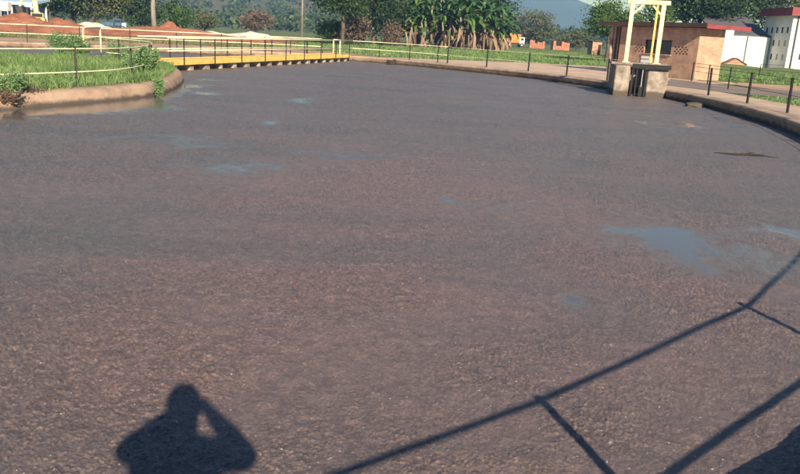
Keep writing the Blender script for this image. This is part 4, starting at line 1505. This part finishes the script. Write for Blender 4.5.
# lawn beyond the far path, and right-hand verges
lawn = [(-3, 56), (3, 50.6), (9, 43), (13, 43), (14, 60), (40, 90), (44, 130), (-12, 130), (-14, 66), (-6, 61)]
P = scatter(lawn, 75000, rng, G - 0.03)
P = P[~inside(apron, P)]
grass_patch('lawn_grass', 'mown green lawn beyond the far fence', P, 0.20, 0.03, 'grass', 33, 0.5, patchy=0.7)
verge = [(13.0, 28.4), (13.4, 24.5), (14.5, 20), (40, 12), (42, 16), (15.6, 29.6), (13.6, 30.6)]
P = scatter(verge, 40000, rng, G - 0.03)
grass_patch('verge_grass', 'triangle of green grass between the path and the road at right', P, 0.14, 0.012, 'grass', 34, 0.5)
verge2 = [(18.6, 44.2), (33, 39), (48, 31), (52, 50), (46, 84), (36, 84), (22, 60)]
P = scatter(verge2, 40000, rng, G - 0.03)
P = P[~inside(apron, P)]
P[:, 2] += 0.0
grass_patch('far_verge_grass', 'green grass in front of the white buildings', P, 0.22, 0.03, 'grass', 35, 0.5)
back_strip = [(-70, 24), (-44, 43), (-28, 53), (-14, 59.6), (-6, 61.5), (-10, 70), (-20, 70), (-44, 62), (-80, 50)]
P = scatter(back_strip, 40000, rng, G - 0.03)
grass_patch('back_grass', 'strip of dry green grass between the dirt track and red earth', P, 0.22, 0.03, 'grass_dry', 36, 0.5)


def weed(name, label, x, y, h, r, n, mat, seed, blade=0.02, leaf=0.05, z=G):
    """bushy weed: stems plus small leaves"""
    rg = np.random.default_rng(seed)
    t = thing(name, label, 'weed', (x, y, z - 0.02), 0)
    m = MB()
    tips = []
    for i in range(14):
        a = rg.uniform(0, 6.28)
        d = r * rg.uniform(0.2, 1)
        tip = Vector((d * math.cos(a), d * math.sin(a), h * rg.uniform(0.55, 1.05)))
        m.tube([(tip.x * 0.15, tip.y * 0.15, 0), (tip.x * 0.5, tip.y * 0.5, tip.z * 0.6), tip], [0.012, 0.008, 0.003], 5)
        tips.append(tip)
    m.build('stems', mat, t)
    f = rg.uniform(0.2, 1.0, n)
    k = rg.integers(0, len(tips), n)
    T = np.array([list(q) for q in tips])[k]
    C = np.stack([T[:, 0] * (0.15 + 0.85 * f), T[:, 1] * (0.15 + 0.85 * f), T[:, 2] * f], 1) + rg.normal(0, r * 0.13, (n, 3))
    C[:, 2] = np.abs(C[:, 2])
    V, F, ti = leaf_cards(C, leaf, rg, 1.0, 0.35)
    link('leaves', np_mesh('leaves', V, F, {'tint': ti}), mat, t)
    return t


p = on(158, 74)
weed('leafy_weed', 'tall bushy green weed at the tip of the island beside the bridge', p.x - 0.35, p.y - 0.3, 0.80, 0.55, 5200, 'weed', 1, leaf=0.045)
p = on(148, 70)
weed('leafy_weed', 'green weed leaning against the curved railing at the island tip', p.x - 0.4, p.y, 0.65, 0.5, 3600, 'weed', 2, leaf=0.045)
p = on(159, 97, 0)
weed('leafy_weed', 'clump of green weed growing at the waterline of the island kerb', p.x, p.y, 0.52, 0.24, 1800, 'weed', 3, leaf=0.035, z=0)
p = on(46, 62)
weed('leafy_weed', 'rounded tall green weed on the island at upper left', p.x - 1.2, p.y + 4.5, 0.85, 0.8, 5200, 'weed', 4, leaf=0.05)
p = on(58, 62)
weed('leafy_weed', 'tall green weed just right of the rounded weed on the island', p.x - 1.0, p.y + 4.3, 0.9, 0.6, 4000, 'weed', 5, leaf=0.05)
p = on(104, 58)
weed('leafy_weed', 'low dark weed on the island near the yellow frame', p.x, p.y + 1.5, 0.6, 0.8, 2800, 'weed', 6, leaf=0.045)
p = on(12, 92)
weed('leafy_weed', 'low green weed at the left end of the island kerb', p.x, p.y, 0.45, 0.4, 1800, 'weed', 7, leaf=0.035)
for i, (px, py) in enumerate(((4, 104), (14, 104), (26, 101), (35, 100))):
    p = on(px, py, 0.1)
    weed('dry_weed', ['leftmost dry brown weed on the island kerb', 'second dry brown weed from the left on the island kerb', 'third dry brown weed from the left on the island kerb', 'rightmost dry brown weed hanging on the island kerb'][i],
         p.x, p.y, 0.34, 0.26, 260, 'leaf_brown', 50 + i, leaf=0.035, z=0.12)['group'] = 'dry weeds on the island kerb'


# ================================================================ FLOATING THINGS
p = on(745, 155, 0)
m = MB()
m.tube([(-0.62, 0.16, -0.01), (-0.25, -0.05, 0.012), (0.05, 0.04, 0.006), (0.3, 0.07, 0.012), (0.62, -0.06, -0.012)], [0.008, 0.022, 0.026, 0.018, 0.006], 7)
m.tube([(0.0, 0.02, 0.01), (0.22, 0.22, 0.03), (0.36, 0.36, 0.01)], [0.014, 0.010, 0.004], 6)
o = m.build('branch', 'dark_open', None, True)
o.location = (p.x, p.y, 0)
tag(o, 'dark branch floating on the crust near the right kerb', 'branch')
p = on(693, 106.5, 0)


def stone(label, x, y, s, seed, mat='box_concrete'):
    bm = bmesh.new()
    bmesh.ops.create_icosphere(bm, subdivisions=3, radius=1)
    rr = np.random.default_rng(seed)
    ph = rr.uniform(0, 9, 6)
    for v in bm.verts:
        c = v.co.copy()
        k = 1 + 0.22 * math.sin(c.x * 2.3 + ph[0]) * math.cos(c.y * 2.9 + ph[1]) + 0.12 * math.sin(c.z * 5 + c.x * 4 + ph[2])
        c = Vector([max(-0.8, min(0.8, q)) for q in c])
        v.co = (c.x * s[0] * k, c.y * s[1] * k, c.z * s[2] * k)
    me = bpy.data.meshes.new('rubble')
    bm.to_mesh(me)
    bm.free()
    o = link('concrete_lump', me, mat, None, False)
    o.location = (x, y, s[2] * 0.2)
    tag(o, label, 'rubble')


stone('stained broken concrete lump lying in the sludge at the right kerb', p.x, p.y, (0.34, 0.28, 0.13), 1, 'sluice_concrete')
p = on(391, 64.5, 0)
stone('small dark lump at the foot of the far kerb', p.x, p.y, (0.35, 0.3, 0.3), 2, 'dark_open')


# ================================================================ THE PHOTOGRAPHER
def build_person():
    t = thing('person', 'person at the railing holding up a phone, casting the shadow at lower left', 'person', (0, -0.30, G))
    V, Ed, Rd = [], [], []

    def chain(start, pts):
        prev = start
        for (x, y, z, r) in pts:
            V.append((x, y, z))
            Rd.append(r)
            if prev is not None:
                Ed.append((prev, len(V) - 1))
            prev = len(V) - 1
        return prev
    # heights above the bank, y relative to the body line
    chain(None, [(0, 0, 1.00, 0.165)])                                   # pelvis, root
    ch = chain(0, [(0, 0, 1.18, 0.15), (0, 0.0, 1.38, 0.165), (0, 0.0, 1.50, 0.15)])
    chain(ch, [(0.0, 0.02, 1.60, 0.095), (0.0, 0.05, 1.68, 0.085), (0.01, 0.07, 1.76, 0.10), (0.01, 0.07, 1.83, 0.085)])
    for s in (-1, 1):
        up_ = 0.075 if s < 0 else 0.035
        sh = chain(ch, [(s * 0.19, 0.0, 1.53 + up_, 0.09)])
        el = chain(sh, [(s * 0.25, 0.08, 1.50 + up_ * 0.5, 0.068), (s * 0.31, 0.16, 1.46, 0.055)])
        wr = chain(el, [(s * 0.185, 0.22, 1.56, 0.060), (s * 0.085, 0.275, 1.635, 0.038)])
        pa = chain(wr, [(s * 0.06, 0.278, 1.665, 0.034), (s * 0.045, 0.272, 1.70, 0.028)])
        for q in range(4):                                                # fingers curled round the phone
            z = 1.655 + 0.018 * q
            chain(pa if q > 1 else pa - 1, [(s * 0.064, 0.280, z, 0.009), (s * 0.067, 0.287, z + 0.006, 0.008), (s * 0.055, 0.290, z + 0.008, 0.007)])
        chain(pa - 1, [(s * 0.04, 0.262, 1.665, 0.010), (s * 0.022, 0.266, 1.672, 0.008)])
        hip = chain(0, [(s * 0.10, 0.0, 0.93, 0.10)])
        chain(hip, [(s * 0.115, 0.01, 0.52, 0.065), (s * 0.12, -0.01, 0.10, 0.045), (s * 0.12, 0.02, 0.045, 0.045), (s * 0.13, 0.15, 0.035, 0.04)])
    me = bpy.data.meshes.new('body')
    me.from_pydata(V, Ed, [])
    me.update()
    o = link('body', me, 'shirt', t)
    sk = o.modifiers.new('skin', 'SKIN')
    me.skin_vertices.new() if not me.skin_vertices else None
    sv = me.skin_vertices[0].data
    for i, r in enumerate(Rd):
        sv[i].radius = (r, r)
        sv[i].use_root = (i == 0)
    ss = o.modifiers.new('sub', 'SUBSURF')
    ss.levels = ss.render_levels = 2
    hb = bmesh.new()
    bmesh.ops.create_uvsphere(hb, u_segments=20, v_segments=14, radius=0.112)
    for v in hb.verts:
        v.co = (v.co.x * 0.86 + 0.01, v.co.y * 1.0 + 0.055, max(v.co.z, -0.02) * 1.05 + 1.80)
    hm = bpy.data.meshes.new('hair')
    hb.to_mesh(hm)
    hb.free()
    link('hair', hm, 'hair', t, True)


build_person()
ph = MB().bbox(-0.058, 0.058, -0.022, -0.010, -0.052, 0.022, 0.003).build('phone', 'black')
ph.location = (0, 0, 2.0)
tag(ph, 'black phone held up in front of the face of the person at the railing', 'phone')

# ================================================================ HAZE
hz = MB().box(-4400, 4400, -600, 4900, -3.0, 420).mesh('haze')
hm, nt, N, Lk, b = material('haze')
N.remove(b)
pv = N.new('ShaderNodeVolumePrincipled')
pv.inputs['Color'].default_value = (0.17, 0.39, 1.0, 1)
pv.inputs['Density'].default_value = 0.0005
pv.inputs['Absorption Color'].default_value = (1, 1, 1, 1)
pv.inputs['Anisotropy'].default_value = 0.0
Lk.new(pv.outputs[0], N['Material Output'].inputs['Volume'])
ho = link('haze', hz, hm)
tag(ho, 'thin blue haze in the air over the valley', 'haze', kind='stuff')
